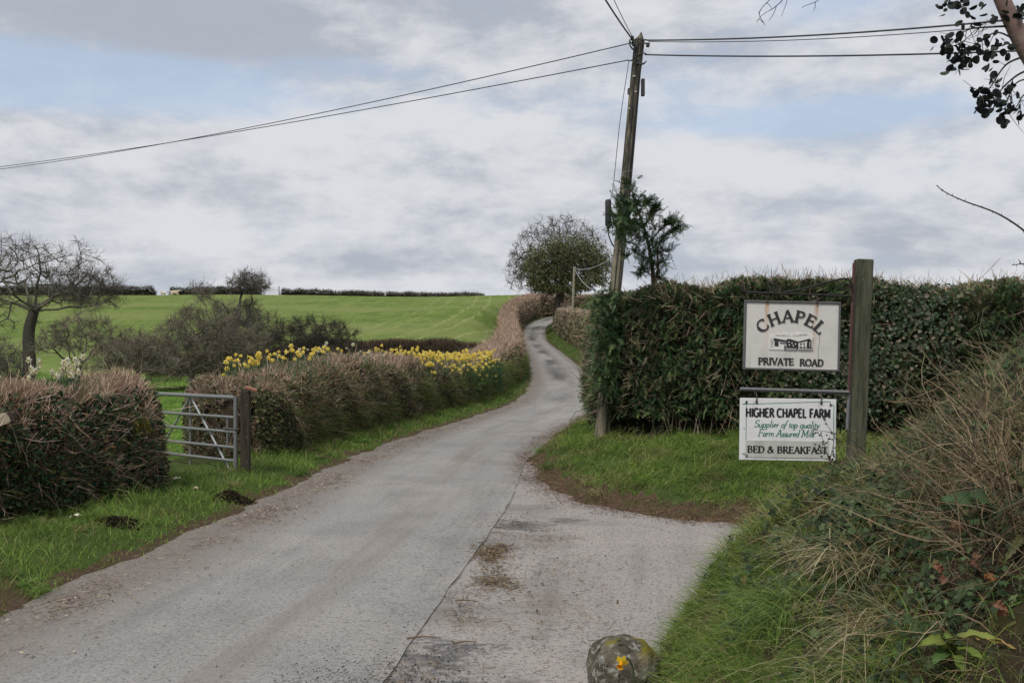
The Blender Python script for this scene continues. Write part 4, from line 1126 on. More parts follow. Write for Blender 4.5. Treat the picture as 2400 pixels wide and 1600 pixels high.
def make_pole():
    D0, D1 = 14.85, 14.9
    cl = np.array([at(1379, 1045, D0), at(1381, 985, D0), at(1390, 900, D0 + .05), at(1403, 760, D0 + .1), at(1416, 640, D0 + .15), at(1437, 430, D0 + .3), at(1455, 230, D0 + .4), at(1466, 110, D0 + .5), at(1469, 92, D0 + .5)])
    base = cl[0]
    r = empty('utility_pole', base, 'leaning weathered timber telephone pole at the corner of the hedge', 'utility pole')
    P = catmull(cl, 6); P[:, 2] -= 0; n = len(P)
    g = G(); rad = np.interp(np.linspace(0, 1, n), [0, .5, 1], [.093, .09, .068])
    tube(g, np.vstack([P[0] - [0, 0, .3], P]), np.concatenate([[.095], rad]), (.5, .5, .5), 14)
    tip = P[-1]; rr = .068; d = unit(P[-1] - P[-2]); ring = [tip + np.array([math.cos(a) * rr, math.sin(a) * rr, 0]) for a in np.linspace(0, 2 * PI, 14, endpoint=False)]
    g.add(ring + [tip + d * .13], [[k, (k + 1) % 14, 14] for k in range(14)], (.5, .5, .5))
    g.build('pole', POLEWOOD, r, True)
    # split stake lashed to the foot
    g = G(); s0 = at(1392, 1035, D0 + .02); tube(g, np.array([s0, at(1397, 960, D0 + .05), at(1398, 880, D0 + .1), at(1402, 800, D0 + .14)]), np.array([.045, .045, .042, .04]), (.17, .145, .075), 8)
    g.build('stub', POLEWOOD, r)
    W = lambda x, y, d=0: at(x, y, D0 + .45 + d)
    g = G()
    for y, hx in ((128, 0), (138, 0), (205, 0), (262, 0), (296, 0), (352, 0), (395, 0)):
        cx = np.interp(y, [92, 230, 430], [1469, 1455, 1437]); d = D0 + .5 - (y - 92) / 340 * .2; c = at(cx, y, d)
        a = np.linspace(0, 2 * PI, 17); rr = np.interp(y, [92, 430], [.072, .083])
        g = G(); tube(g, np.stack([c[0] + rr * np.cos(a), c[1] + rr * np.sin(a), c[2] + .012 * np.cos(a)], 1), .007 if y < 140 else .005, (.42, .42, .4) if y > 140 else (.2, .2, .2), 5, 0, False); g.build('band', STEEL, r)
    for y, off in ((176, -.03), (212, .02), (233, 0), (250, -.05), (262, .03), (316, -.04), (330, 0), (352, .045), (300, .035)):
        cx = np.interp(y, [92, 230, 430], [1469, 1455, 1437]); c = at(cx, y, D0 + .36)
        g = G(); box(g, c[0] + off - .018, c[0] + off + .018, c[1] - .035, c[1] + .02, c[2] - .009, c[2] + .009, (.5, .5, .48)); g.build('clip', STEEL, r)
    g = G()
    box(g, *(W(1472, 0)[0], W(1480, 0)[0]), D0 + .38, D0 + .46, W(0, 222)[2], W(0, 183)[2], (.05, .05, .055), 0, None, .008)
    g.build('terminal_box', RUBBER, r)
    g = G(); box(g, W(1441, 0)[0], W(1446, 0)[0], D0 + .38, D0 + .45, W(0, 218)[2], W(0, 205)[2], (.08, .085, .1), 0, None, .006); g.build('terminal_box', RUBBER, r)
    # the hooks the cables are tied off to
    g = G()
    for a, b, c in (((1462, 108), (1450, 100), (1446, 92)), ((1462, 132), (1448, 140), (1440, 138)), ((1470, 92), (1482, 92), (1488, 93)), ((1474, 100), (1486, 100), (1492, 100)), ((1468, 125), (1478, 122), (1486, 126)), ((1460, 146), (1478, 146), (1484, 141)), ((1462, 145), (1476, 148), (1482, 144))):
        g = G(); tube(g, catmull(np.array([W(*a, -.07), W(*b, -.08), W(*c, -.05)]), 5), .011, (.06, .06, .06), 6); g.build('hook', IRON, r)
    for x, y in ((1452, 88), (1455, 95), (1456, 102), (1488, 104)):
        c = W(x, y, -.08); g = G(); box(g, c[0] - .025, c[0] + .025, c[1] - .03, c[1] + .03, c[2] - .03, c[2] + .03, (.04, .04, .04), 0, None, .01); g.build('clamp', IRON, r)
    # cables clipped down the shaft
    g = G()
    for off, dy, r_ in ((-.02, -.095, .008), (.03, -.092, .007), (.065, -.06, .009)):
        Q = P[10:] + np.array([off, dy, 0]); k = np.linspace(0, 1, len(Q))
        Q = Q + np.stack([.008 * np.sin(k * 17 + off * 90), 0 * k, 0 * k], 1); Q = Q[:-2]
        tube(g, Q, r_, (.03, .03, .032), 5)
    tube(g, catmull(np.array([W(1460, 118, -.1), W(1452, 112, -.12), W(1447, 104, -.1), W(1446, 96, -.05)]), 6), .012, (.03, .03, .03), 6)
    tube(g, catmull(np.array([W(1475, 95, -.1), W(1462, 105, -.13), W(1456, 118, -.12), W(1455, 140, -.1)]), 6), .01, (.03, .03, .03), 6)
    g.build('down_cables', RUBBER, r)
    # hanging closure: a dark canister on its own drop wire
    c0, c1 = at(1397, 520, D0 + .2), at(1398, 458, D0 + .2)
    q = empty('cable_closure', c0, 'black cable canister hanging left of the leaning pole', 'cable box')
    g = G(); hh = c1[2] - c0[2]; k = np.array([[0, 0, z] for z in (0, .006, .02, hh - .03, hh - .008, hh)]); rr = np.array([.028, .04, .047, .047, .04, .02])
    tube(g, np.vstack([c0 - [0, 0, .07], c0 - [0, 0, .003], c0 + k]), np.concatenate([[.014, .02], rr]), (.035, .036, .042), 12); g.build('canister', RUBBER, q, True)
    g = G(); tube(g, catmull(np.array([c0 - [0, 0, .06], at(1398, 540, D0 + .17), at(1404, 556, D0 + .12), at(1410, 566, D0 + .1)]), 6), .011, (.03, .03, .03), 6); g.build('cable_tail', RUBBER, q)
    g = G(); tube(g, catmull(np.array([c1 - [0, 0, .01], at(1407, 440, D0 + .25), at(1424, 280, D0 + .32), at(1444, 142, D0 + .36)]), 6), .0055, (.06, .06, .065), 5); g.build('suspension_wire', RUBBER, q)


def cable(label, a, b, sag, r=.009, n=40, twin=None, col=(.05, .05, .058)):
    t = np.linspace(0, 1, n)[:, None]; P = a * (1 - t) + b * t; P[:, 2] -= (4 * sag * t * (1 - t))[:, 0]
    g = G(); tube(g, P, r, col, 5)
    o = g.build('overhead_cable', RUBBER, None); o.data.transform(Matrix.Translation(-Vector(a))); o.location = a
    tag(o, label, 'cable', 'overhead cables tied to the leaning pole')


def make_cables():
    T = 15.2
    cable('upper of the two thin cables running from the pole down to the left', at(1446, 100, T), at(-420, 418, 40), .55, .0085)
    cable('lower of the two thin cables running from the pole down to the left', at(1440, 139, T), at(-430, 421, 40), .35, .0085)
    cable('thick cable rising steeply from the pole head out of the top of the picture', at(1450, 88, T), at(1180, -380, 9), .1, .0125)
    cable('thin cable beside the thick one rising from the pole head out of the top', at(1452, 84, T), at(1245, -400, 9), .1, .0055)
    cable('upper twin cable from the pole head to the top right corner', at(1488, 93, T), at(2700, 4, 10.5), .10, .012)
    cable('lower twin cable just below the upper one towards the top right corner', at(1489, 96, T), at(2700, 16, 10.5), .12, .006)
    cable('lowest and thickest right hand cable running level behind the round leaves', at(1481, 126, T), at(2700, 100, 10.5), .07, .0115)


def make_small_pole():
    b, t = at(1315, 725, 82), at(1319, 612, 82)
    r = empty('small_pole', b, 'short pale wooden pole on the bank far up the lane', 'utility pole')
    g = G(); tube(g, np.array([b, (b + t) / 2, t]), np.array([.1, .095, .085]), (.5, .5, .5), 8); g.build('pole', mat_wood('pale_pole', (.2, .18, .13), (.32, .29, .21), (.24, .23, .14)), r)
    g = G(); tube(g, np.array([t + [-.02, -.1, -.05], t + [.12, -.1, -.05]]), .05, (.2, .2, .18), 6); g.build('bracket', IRON, r)
    for lab, e, sg in (('lower slack wire looping right from the short pale pole', at(1412, 660, 40), 3.0), ('upper wire running right from the short pale pole to the leaning pole', at(1410, 590, 40), 1.2)):
        tt = np.linspace(0, 1, 24)[:, None]; a = t + [0, 0, -.1]; P = a * (1 - tt) + e * tt; P[:, 2] -= (4 * sg * .25 * tt * (1 - tt))[:, 0]
        g = G(); tube(g, P, .022, (.3, .32, .32), 5); o = g.build('slack_wire', RUBBER, None); o.data.transform(Matrix.Translation(-Vector(a))); o.location = a
        tag(o, lab, 'cable', 'wires on the short pale pole')


def make_gate():
    A, B = np.array([-3.40, 12.25, 0.0]), np.array([-5.28, 13.75, 0.0])
    d = unit(B - A); L = np.linalg.norm(B - A); nr = np.array([d[1], -d[0], 0]) * -1
    z0 = .09
    bars = [z0, .265, .43, .62, .80, 1.045]
    r = empty('field_gate', A, 'galvanised tubular steel field gate in the hedge gap', 'gate')
    c = (.20, .207, .21)
    P = lambda s, z, o=0: A + d * s + np.array([0, 0, z]) + nr * o
    for i, z in enumerate(bars):
        g = G(); tube(g, np.array([P(.02, z - .01 * 0), P(L * .5, z), P(L - .02, z)]), .026 if i == len(bars) - 1 else .019, c, 10); g.build('rail', STEEL, r, True)
    for s in (0.0, L):
        g = G(); tube(g, np.array([P(s, z0 - .03), P(s, .5), P(s, 1.06)]), .026, c, 10); g.build('stile', STEEL, r, True)
    g = G(); tube(g, np.array([P(L * .42, z0, -.03), P(L * .42, .5, -.03), P(L * .42, 1.03, -.03)]), .014, c, 6); g.build('brace', STEEL, r, True)
    for s in (.12, L * .84 - .12):
        g = G(); tube(g, np.array([P(L * .42, 1.03, -.035), P((L * .42 + s) / 2, .56, -.035), P(s, z0, -.035)]), .014, (.3, .32, .33), 6); g.build('brace', STEEL, r, True)
    g = G(); tube(g, np.array([P(.17, .42), P(.17, .6), P(.17, .8)]), .013, c, 6); tube(g, np.array([P(.22, .66, .02), P(.08, .66, .02), P(-.06, .66, .02)]), .012, (.1, .1, .1), 6); g.build('latch', STEEL, r)
    q = A + np.array([.13, -.03, 0])
    po = empty('gatepost', q, 'dark old timber gatepost at the right end of the steel gate', 'gatepost')
    g = G(); M = Matrix.Translation(q) @ Matrix.Rotation(.1, 4, 'Z'); box(g, -.056, .056, -.055, .055, -.2, 1.13, (.5,) * 3, 0, M, .012)
    o = g.build('post', mat_wood('dark_gatepost', (.022, .019, .014), (.075, .065, .05), (.05, .05, .025)), po)
    g = G(); tl = Matrix.Translation(q + [.07, -.02, 1.15]) @ Matrix.Rotation(.35, 4, 'Y') @ Matrix.Rotation(.3, 4, 'Z'); box(g, -.07, .07, -.06, .06, -.006, .02, (.30, .12, .075), 0, tl, .005); g.build('rusty_cap', IRON, po)


def make_far_gate():
    a, b = at(606, 686, 157), at(641, 686, 157); zb = float(gz(np.array([a[0]]), np.array([157.]))[0])
    r = empty('field_gate', (a[0], 157, zb), 'tiny pale gate in the gap of the skyline hedge', 'gate')
    for z in (.3, .55, .8, 1.1):
        g = G(); tube(g, np.array([[a[0], 157, zb + z], [b[0], 157, zb + z]]), .035, (.3, .31, .32), 5); g.build('rail', STEEL, r)
    for x in (a[0], b[0]):
        g = G(); tube(g, np.array([[x, 157, zb - .1], [x, 157, zb + 1.35]]), .07, (.12, .11, .1), 6); g.build('stile', STEEL, r)


def ellipsoid(g, c, r, col, rot=0, nu=12, nv=8):
    v = []
    for i in range(nv + 1):
        a = PI * i / nv
        for j in range(nu):
            b = 2 * PI * j / nu; q = np.array([math.sin(a) * math.cos(b) * r[0], math.sin(a) * math.sin(b) * r[1], math.cos(a) * r[2]])
            q = np.array([q[0] * math.cos(rot) + q[2] * math.sin(rot), q[1], -q[0] * math.sin(rot) + q[2] * math.cos(rot)]); v.append(np.array(c) + q)
    f = [[i * nu + j, i * nu + (j + 1) % nu, (i + 1) * nu + (j + 1) % nu, (i + 1) * nu + j] for i in range(nv) for j in range(nu)]
    g.add(v, f, col)


def make_sheep():
    for px, s, lab, fl in ((401, 1.0, 'pale sheep lying on the skyline in front of the far hedge', 1), (375, .6, 'smaller half hidden sheep lying left of the pale one on the skyline', -1)):
        x, y = (px - CX) / F * 148, 148.; z = float(gz(np.array([x]), np.array([y]))[0])
        bm = bpy.data.meshes.new('sheep'); o = bpy.data.objects.new('sheep', bm); COL.objects.link(o)
        pts = [(-.5, 0, .35, .26), (-.2, 0, .42, .33), (.15, 0, .42, .33), (.42, 0, .48, .24), (.56, 0, .62, .15), (.72, 0, .72, .11), (.88, 0, .66, .075), (.45, .2, .14, .09), (.65, .22, .07, .06), (-.4, .24, .15, .11), (-.15, .28, .07, .06), (.45, -.2, .14, .09), (.65, -.22, .07, .06), (-.4, -.24, .15, .11), (-.15, -.28, .07, .06), (.66, .14, .78, .035), (.66, -.14, .78, .035), (-.62, 0, .3, .07)]
        ed = [(0, 1), (1, 2), (2, 3), (3, 4), (4, 5), (5, 6), (3, 7), (7, 8), (0, 9), (9, 10), (3, 11), (11, 12), (0, 13), (13, 14), (5, 15), (5, 16), (0, 17)]
        bm.from_pydata([(p[0] * fl, p[1], p[2]) for p in pts], ed, [])
        sk = o.modifiers.new('skin', 'SKIN')
        for i, p in enumerate(pts): bm.skin_vertices[0].data[i].radius = (p[3], p[3])
        bm.skin_vertices[0].data[1].use_root = True
        o.modifiers.new('sub', 'SUBSURF').levels = 1; o.modifiers['sub'].render_levels = 1
        k = NT('fleece'); bm.materials.append(k.finish(k.mix(k.noise(k.pos(), 8, 4), (.42, .34, .24), (.6, .52, .4)), .95, .05))
        o.location = (x, y, z - .02); o.scale = (s, s, s); tag(o, lab, 'sheep', 'sheep on the far skyline')


# ------------------------------------------------------------------ lettering drawn with a broad pen
def arc(cx, cy, rx, ry, a0, a1, n=16):
    t = np.radians(np.linspace(a0, a1, n)); return [(cx + rx * math.cos(q), cy + ry * math.sin(q)) for q in t]


def S_(*p): return list(p)


# char: (advance, strokes, serif strokes)  in cap heights
CAPS = {
    'C': (.86, [arc(.46, .5, .40, .47, 48, 312, 24)], [S_((.74, .72), (.74, .93)), S_((.74, .28), (.74, .1))]),
    'G': (.9, [arc(.46, .5, .40, .47, 48, 330, 24), S_((.80, .08), (.80, .45)), S_((.52, .44), (.86, .44))], [S_((.74, .72), (.74, .93))]),
    'H': (.92, [S_((.16, 0), (.16, 1)), S_((.74, 0), (.74, 1)), S_((.16, .51), (.74, .51))], [S_((.02, .02), (.3, .02)), S_((.02, .98), (.3, .98)), S_((.6, .02), (.88, .02)), S_((.6, .98), (.88, .98))]),
    'A': (.9, [S_((.1, 0), (.44, 1)), S_((.44, 1), (.8, 0)), S_((.22, .34), (.66, .34))], [S_((-.02, .02), (.24, .02)), S_((.64, .02), (.94, .02))]),
    'P': (.74, [S_((.16, 0), (.16, 1)), S_((.16, .97), (.36, .97)) + arc(.36, .735, .28, .235, 90, -90, 14) + [(.16, .5)]], [S_((.02, .02), (.32, .02)), S_((.02, .98), (.18, .98))]),
    'E': (.76, [S_((.16, 0), (.16, 1)), S_((.16, .97), (.64, .97)), S_((.16, .52), (.55, .52)), S_((.16, .03), (.68, .03))], [S_((.02, .02), (.2, .02)), S_((.02, .98), (.2, .98)), S_((.64, 1), (.64, .82)), S_((.67, 0), (.67, .22)), S_((.55, .62), (.55, .42))]),
    'F': (.7, [S_((.16, 0), (.16, 1)), S_((.16, .97), (.64, .97)), S_((.16, .52), (.55, .52))], [S_((.02, .02), (.32, .02)), S_((.02, .98), (.2, .98)), S_((.64, 1), (.64, .82)), S_((.55, .62), (.55, .42))]),
    'L': (.72, [S_((.16, 0), (.16, 1)), S_((.16, .03), (.66, .03))], [S_((.02, .02), (.2, .02)), S_((.02, .98), (.32, .98)), S_((.65, 0), (.65, .24))]),
    'R': (.84, [S_((.16, 0), (.16, 1)), S_((.16, .97), (.36, .97)) + arc(.36, .745, .26, .225, 90, -90, 14) + [(.16, .52)], S_((.4, .52), (.76, .0))], [S_((.02, .02), (.32, .02)), S_((.02, .98), (.18, .98)), S_((.66, .02), (.88, .02))]),
    'I': (.4, [S_((.2, 0), (.2, 1))], [S_((.05, .02), (.35, .02)), S_((.05, .98), (.35, .98))]),
    'V': (.86, [S_((.08, 1), (.44, 0)), S_((.44, 0), (.78, 1))], [S_((-.04, .98), (.24, .98)), S_((.64, .98), (.92, .98))]),
    'T': (.8, [S_((.4, 0), (.4, 1)), S_((.06, .97), (.74, .97))], [S_((.25, .02), (.55, .02)), S_((.06, 1), (.06, .8)), S_((.74, 1), (.74, .8))]),
    'O': (.96, [arc(.47, .5, .40, .47, 90, 450, 30)], []),
    'D': (.92, [S_((.16, 0), (.16, 1)), S_((.16, .97), (.36, .97)) + arc(.36, .5, .44, .47, 90, -90, 20) + [(.16, .03)]], [S_((.02, .02), (.18, .02)), S_((.02, .98), (.18, .98))]),
    'B': (.82, [S_((.16, 0), (.16, 1)), S_((.16, .97), (.38, .97)) + arc(.38, .755, .22, .215, 90, -90, 12) + [(.16, .54)], S_((.16, .54), (.4, .54)) + arc(.4, .285, .28, .255, 90, -90, 12) + [(.16, .03)]], [S_((.02, .02), (.18, .02)), S_((.02, .98), (.18, .98))]),
    'K': (.88, [S_((.16, 0), (.16, 1)), S_((.2, .44), (.7, 1)), S_((.34, .6), (.78, 0))], [S_((.02, .02), (.3, .02)), S_((.02, .98), (.3, .98)), S_((.58, .98), (.84, .98)), S_((.66, .02), (.92, .02))]),
    'S': (.66, [arc(.32, .74, .22, .23, 40, 270, 14) + arc(.32, .27, .24, .24, 90, -140, 14)], [S_((.52, .8), (.52, .98)), S_((.1, .04), (.1, .24))]),
    'M': (1.04, [S_((.14, 0), (.14, 1)), S_((.14, 1), (.5, .15)), S_((.5, .15), (.86, 1)), S_((.86, 0), (.86, 1))], [S_((.02, .02), (.28, .02)), S_((.72, .02), (1.0, .02))]),
    '&': (.98, [[(.86, .04), (.3, .66)] + arc(.4, .78, .15, .18, 220, -40, 12) + [(.3, .5)] + arc(.32, .25, .24, .24, 130, 290, 12) + [(.6, .12), (.76, .5)]], [S_((.66, .5), (.88, .5))]),
    ' ': (.42, [], []),
}
LOW = {   # italic small letters, x-height .46
    'S': CAPS['S'], 'F': CAPS['F'], 'A': CAPS['A'], 'M': CAPS['M'], ' ': (.3, [], []),
    'u': (.5, [[(.06, .46), (.06, .14)] + arc(.2, .14, .14, .13, 180, 330, 10) + [(.38, .3)], S_((.4, .46), (.4, 0))], [S_((.4, .01), (.48, .03)), S_((0, .45), (.06, .45))]),
    'p': (.5, [S_((.08, .46), (.08, -.28)), arc(.24, .23, .17, .23, 170, -170, 18)], [S_((-.04, -.27), (.18, -.27)), S_((0, .45), (.08, .45))]),
    'l': (.24, [S_((.1, 1), (.1, .02))], [S_((.02, .98), (.1, .98)), S_((.1, .01), (.2, .03))]),
    'i': (.24, [S_((.1, .46), (.1, .02)), S_((.1, .64), (.1, .72))], [S_((.02, .45), (.1, .45)), S_((.1, .01), (.2, .03))]),
    'e': (.42, [[(.04, .25), (.34, .3)] + arc(.2, .26, .15, .2, 20, 300, 16)], []),
    'r': (.36, [S_((.08, .46), (.08, 0)), [(.08, .28), (.16, .4), (.3, .45)]], [S_((0, .45), (.08, .45))]),
    'o': (.46, [arc(.22, .23, .17, .23, 90, 450, 20)], []),
    'f': (.3, [[(.38, .92), (.28, .99), (.18, .9), (.12, .5), (.08, 0), (.02, -.22), (-.08, -.26)], S_((-.02, .45), (.26, .45))], []),
    't': (.28, [[(.1, .64), (.1, .1), (.16, .01), (.26, .05)], S_((-.02, .45), (.24, .45))], []),
    'q': (.5, [arc(.22, .23, .17, .23, 20, 340, 18), S_((.4, .46), (.4, -.28))], [S_((.28, -.27), (.5, -.27))]),
    'a': (.5, [arc(.22, .23, .17, .23, 20, 340, 18), S_((.4, .46), (.4, .02))], [S_((.4, .01), (.48, .04))]),
    'y': (.46, [S_((.04, .46), (.2, .02)), [(.4, .46), (.22, .02), (.08, -.24), (-.02, -.26)]], []),
    'm': (.78, [S_((.08, .46), (.08, 0)), [(.08, .28)] + arc(.23, .3, .14, .15, 150, 10, 8) + [(.37, 0)], [(.37, .28)] + arc(.52, .3, .14, .15, 150, 10, 8) + [(.66, .02)]], [S_((0, .45), (.08, .45)), S_((.66, .01), (.75, .03))]),
    's': (.36, [arc(.18, .34, .11, .11, 40, 270, 10) + arc(.17, .12, .12, .11, 90, -150, 10)], []),
    'd': (.5, [arc(.22, .23, .17, .23, 20, 340, 18), S_((.4, 1), (.4, .02))], [S_((.32, .98), (.4, .98)), S_((.4, .01), (.48, .04))]),
    'k': (.46, [S_((.08, 1), (.08, 0)), S_((.08, .2), (.36, .46)), S_((.18, .28), (.38, 0))], [S_((0, .98), (.08, .98))]),
}


def write(g, text, font, width, h, cx, base, thick, thin, depth, M, serif=True, shear=0.0, curve=None, col=(.03, .03, .03), squeeze=1.0):
    """draws a line of lettering as thin raised strokes in the plane of M (x right, z up, -y out of the board)"""
    adv = sum(font[c][0] for c in text); sx = width / adv
    x = cx - width / 2; lvl = 0
    for ch in text:
        a, st, sf = font[ch]
        for pts in list(st) + (list(sf) if serif else []):
            P = np.array(pts, float)
            if len(P) == 2: P = np.array([P[0], (P[0] + P[1]) / 2, P[1]])
            isf = serif and any(pts is q for q in sf)
            Q = np.stack([P[:, 0] * sx + P[:, 1] * h * shear, P[:, 1] * h], 1)
            D = unit(np.gradient(Q, axis=0)); Nn = np.stack([-D[:, 1], D[:, 0]], 1)
            k = np.abs(D[:, 1])
            if serif:                                           # broad pen: down-strokes thick, up-strokes and bars thin
                k = np.where(D[:, 1] * D[:, 0] > 0.12, k * .35, k)
            w = (thin + (thick - thin) * k) * h * .5
            if isf: w = np.full(len(P), thin * h * .55)
            if not serif: Q[0] -= 0 * D[0]
            out = []
            for sgn in (-1, 1): out.append(Q + Nn * (w * sgn)[:, None])
            lvl += 1; e = depth + .00008 * (lvl % 9)
            V = []
            for q in out:
                for yv in (0, -e):
                    for u, v_ in q:
                        X, Z = x + u, base + v_
                        if curve:                               # set round an arch: centre height and radius
                            cxx, cz, rad = curve
                            th = (x + a * sx / 2 - cxx) / rad; lu = u - a * sx / 2
                            X = cxx + (rad + v_) * math.sin(th) + lu * math.cos(th); Z = cz + (rad + v_) * math.cos(th) - lu * math.sin(th)
                        V.append(M @ Vector((X, yv, Z)))
            n = len(P); V = [list(q) for q in V]
            f = []
            for i in range(n - 1):
                L0, L1, R0, R1 = i, n + i, 2 * n + i, 3 * n + i
                f += [[L1, L1 + 1, R1 + 1, R1], [L0, L0 + 1, L1 + 1, L1], [R1, R1 + 1, R0 + 1, R0]]
            f += [[0, n, 3 * n, 2 * n], [2 * n - 1, n - 1, 3 * n - 1, 4 * n - 1]]
            g.add(V, f, col)
        x += a * sx


def flat(g, pts, M, y0, col):
    """a thin raised flat shape, pts in board x/z"""
    n = len(pts); V = [list(M @ Vector((x, y, z))) for y in (0.0, -y0) for x, z in pts]
    g.add(V, [[n + k, n + (k + 1) % n, (k + 1) % n, k] for k in range(n)], col)
    ctr = np.mean(np.array(V[n:]), 0)
    g.add(V[n:] + [ctr], [[k, (k + 1) % n, n] for k in range(n)], col)


def make_signs():
    D = 6.5; K = D / F
    W = lambda px, py, dy=0: at(px, py, D + dy)
    # ---- post and ironwork
    top, bot = W(1984, 596, .09), W(1967, 1010, .09); bot2 = bot + (bot - top) * .25
    r = empty('sign_post', bot2, 'thick mossy square timber post carrying scrolled iron sign brackets', 'post')
    zz = unit((top - bot2)); yy = np.array([0, 1, 0.]); xx = np.cross(yy, zz)
    Mt = Matrix(((xx[0], yy[0], zz[0], bot2[0]), (xx[1], yy[1], zz[1], bot2[1]), (xx[2], yy[2], zz[2], bot2[2]), (0, 0, 0, 1)))
    g = G(); box(g, -.052, .052, -.045, .045, 0, np.linalg.norm(top - bot2), (.5,) * 3, 0, None, .006)
    o = g.build('post', POSTWOOD, r); o.matrix_parent_inverse = Matrix.Identity(4); o.matrix_local = Matrix.Translation(-Vector(bot2)) @ Mt
    g = G()
    a, b = W(1962, 604, .02), W(1950, 905, .02)
    tube(g, np.array([a, (a + b) / 2, b]), .011, (.085, .04, .035), 4); tube(g, np.array([b, W(1946, 985, .02)]), .011, (.16, .16, .165), 4)
    for y in (612, 700, 860): 
        c = W(np.interp(y, [604, 905], [1964, 1952]), y, .015); ellipsoid(g, c, (.009, .009, .009), (.06, .035, .03), 0, 8, 6)
    g.build('upright_strap', IRON, r)
    g = G(); a, b = W(1700, 893, .0), W(1950, 900.5, .0); tube(g, np.array([a, (a + b) / 2, b]), .0125, (.13, .13, .135), 4); g.build('lower_arm', IRON, r)
    g = G(); dk = (.02, .018, .017)
    tube(g, np.array([W(1712, 671), W(1840, 675), W(1958, 680.5)]), .0065, dk, 8)
    tube(g, catmull(np.array([W(1800, 671.5), W(1850, 662), W(1890, 651), W(1925, 642), W(1945, 641), W(1957, 652), W(1961, 668)]), 8), .006, dk, 8)

    def scroll(cx, cy, rr, a0, turns, sgn=1):
        t = np.linspace(0, 1, 44); ang = np.radians(a0) + sgn * t * turns * 2 * PI; ra = rr * (1 - .68 * t)
        tube(g, np.stack([W(cx, 0)[0] + ra * K * np.cos(ang), np.full(44, D), W(0, cy)[2] + ra * K * np.sin(ang)], 1), .0052, dk, 7)
    scroll(1715, 659, 12, -80, 1.0, -1); scroll(1773, 657, 14, -110, 1.55, 1); scroll(1943, 662, 13, -60, 1.3, 1)
    tube(g, catmull(np.array([W(1703, 662), W(1707, 668), W(1713, 671)]), 4), .0055, dk, 6)
    g.build('scrollwork', IRON, r)

    # ---- upper board
    ctr = W(1818, 771, .0); M0 = Matrix.Translation(ctr) @ Matrix.Rotation(math.radians(1.35), 4, 'Y') @ Matrix.Rotation(math.radians(-3), 4, 'Z')
    s = empty('hanging_sign', ctr, 'white framed hanging board with arched black lettering and a farmhouse picture', 'sign')
    s.rotation_euler = M0.to_euler()
    I = Matrix.Identity(4)

    def put(g, name, mats, par, smooth=False):
        o = g.build(name, mats, par, smooth); o.matrix_parent_inverse = Matrix.Identity(4); return o
    hw, hh = 109 * K, 79.5 * K; t = 4.5 * K
    g = G(); box(g, -hw + t, hw - t, -.008, .012, -hh + t, hh - t, (.8,) * 3)
    RUST = (.36, .15, .05)
    put(g, 'board', mat_board('cream_board', (.60, .578, .55), [(-58 * K, .017, hh - .02, .12, RUST), (55 * K, .019, hh - .02, .13, RUST), (-57 * K, .02, hh, .40, (.55, .42, .3)), (50 * K, .02, hh - .1, .35, (.55, .42, .32))]), s)
    g = G(); fc = (.105, .105, .11)
    box(g, -hw, hw, -.018, .016, hh - t, hh, fc, 0, None, .003); box(g, -hw, hw, -.018, .016, -hh, -hh + t, fc, 0, None, .003)
    box(g, -hw, -hw + t, -.0175, .0155, -hh + t, hh - t, fc, 0, None, .003); box(g, hw - t, hw, -.0175, .0155, -hh + t, hh - t, fc, 0, None, .003)
    put(g, 'frame', IRON, s)
    MB = Matrix.Translation((0, -.0082, 0))
    g = G(); write(g, 'CHAPEL', CAPS, 146 * K, 27 * K, -3 * K, 0, .22, .085, .006, MB, True, 0, (-3 * K, (771 - 739 - 88) * K, 88 * K)); put(g, 'lettering', PLAIN, s)
    g = G(); write(g, 'PRIVATE', CAPS, 81 * K, 15.5 * K, (1783.5 - 1818) * K, (771 - 838) * K, .24, .1, .005, MB, True); put(g, 'lettering', PLAIN, s)
    g = G(); write(g, 'ROAD', CAPS, 54 * K, 15.5 * K, (1864 - 1818) * K, (771 - 838.8) * K, .24, .1, .005, MB, True); put(g, 'lettering', PLAIN, s)
    # farmhouse picture: raised white panel with a pen drawing of the house
    g = G(); C0 = lambda x, y: ((x - 1818) * K, (771 - y) * K)
    rim = [C0(1768, 804)] + [C0(1767 + 1.2 * math.sin(q * 3), 804 - q) for q in range(4, 30, 4)]
    for cx, cy, rr in ((1775, 774, 8), (1789, 772, 8), (1803, 770, 8), (1818, 771, 8), (1833, 769, 9), (1847, 771, 8), (1858, 770, 8)):
        rim += [C0(cx - rr * math.cos(q), cy - rr * math.sin(q) * .7) for q in np.linspace(.3, PI - .3, 6)]
    rim += [C0(1867 + 1.2 * math.sin(q * 3), 774 + q) for q in range(0, 30, 4)] + [C0(1866, 804)]
    flat(g, [(x * 1.0, z) for x, z in rim], MB, .004, (.66, .64, .62))
    MC = Matrix.Translation((0, -.0124, 0)); ink = (.025, .025, .025); wh = (.62, .6, .58)
    ML = lambda k: Matrix.Translation((0, -.0124 - .0012 * k, 0))
    P_ = lambda pts, k, c: flat(g, [C0(*q) for q in pts], ML(k), .0008, c)
    P_([(1777, 777), (1806, 782), (1806, 786), (1777, 783)], 1, ink)                   # long roof
    P_([(1779, 784), (1788, 785), (1788, 796), (1779, 795)], 1, ink)
    P_([(1791, 787), (1806, 787.5), (1806, 790), (1791, 789.5)], 1, ink)
    P_([(1806, 779), (1812, 778), (1833, 784), (1833, 799), (1806, 799)], 1, ink)       # shaded middle range
    P_([(1833, 784), (1858, 776.5), (1863, 783), (1861, 783), (1857, 779), (1834, 787)], 1, ink)
    P_([(1860, 783), (1862, 783), (1862, 800), (1859, 800)], 1, ink)
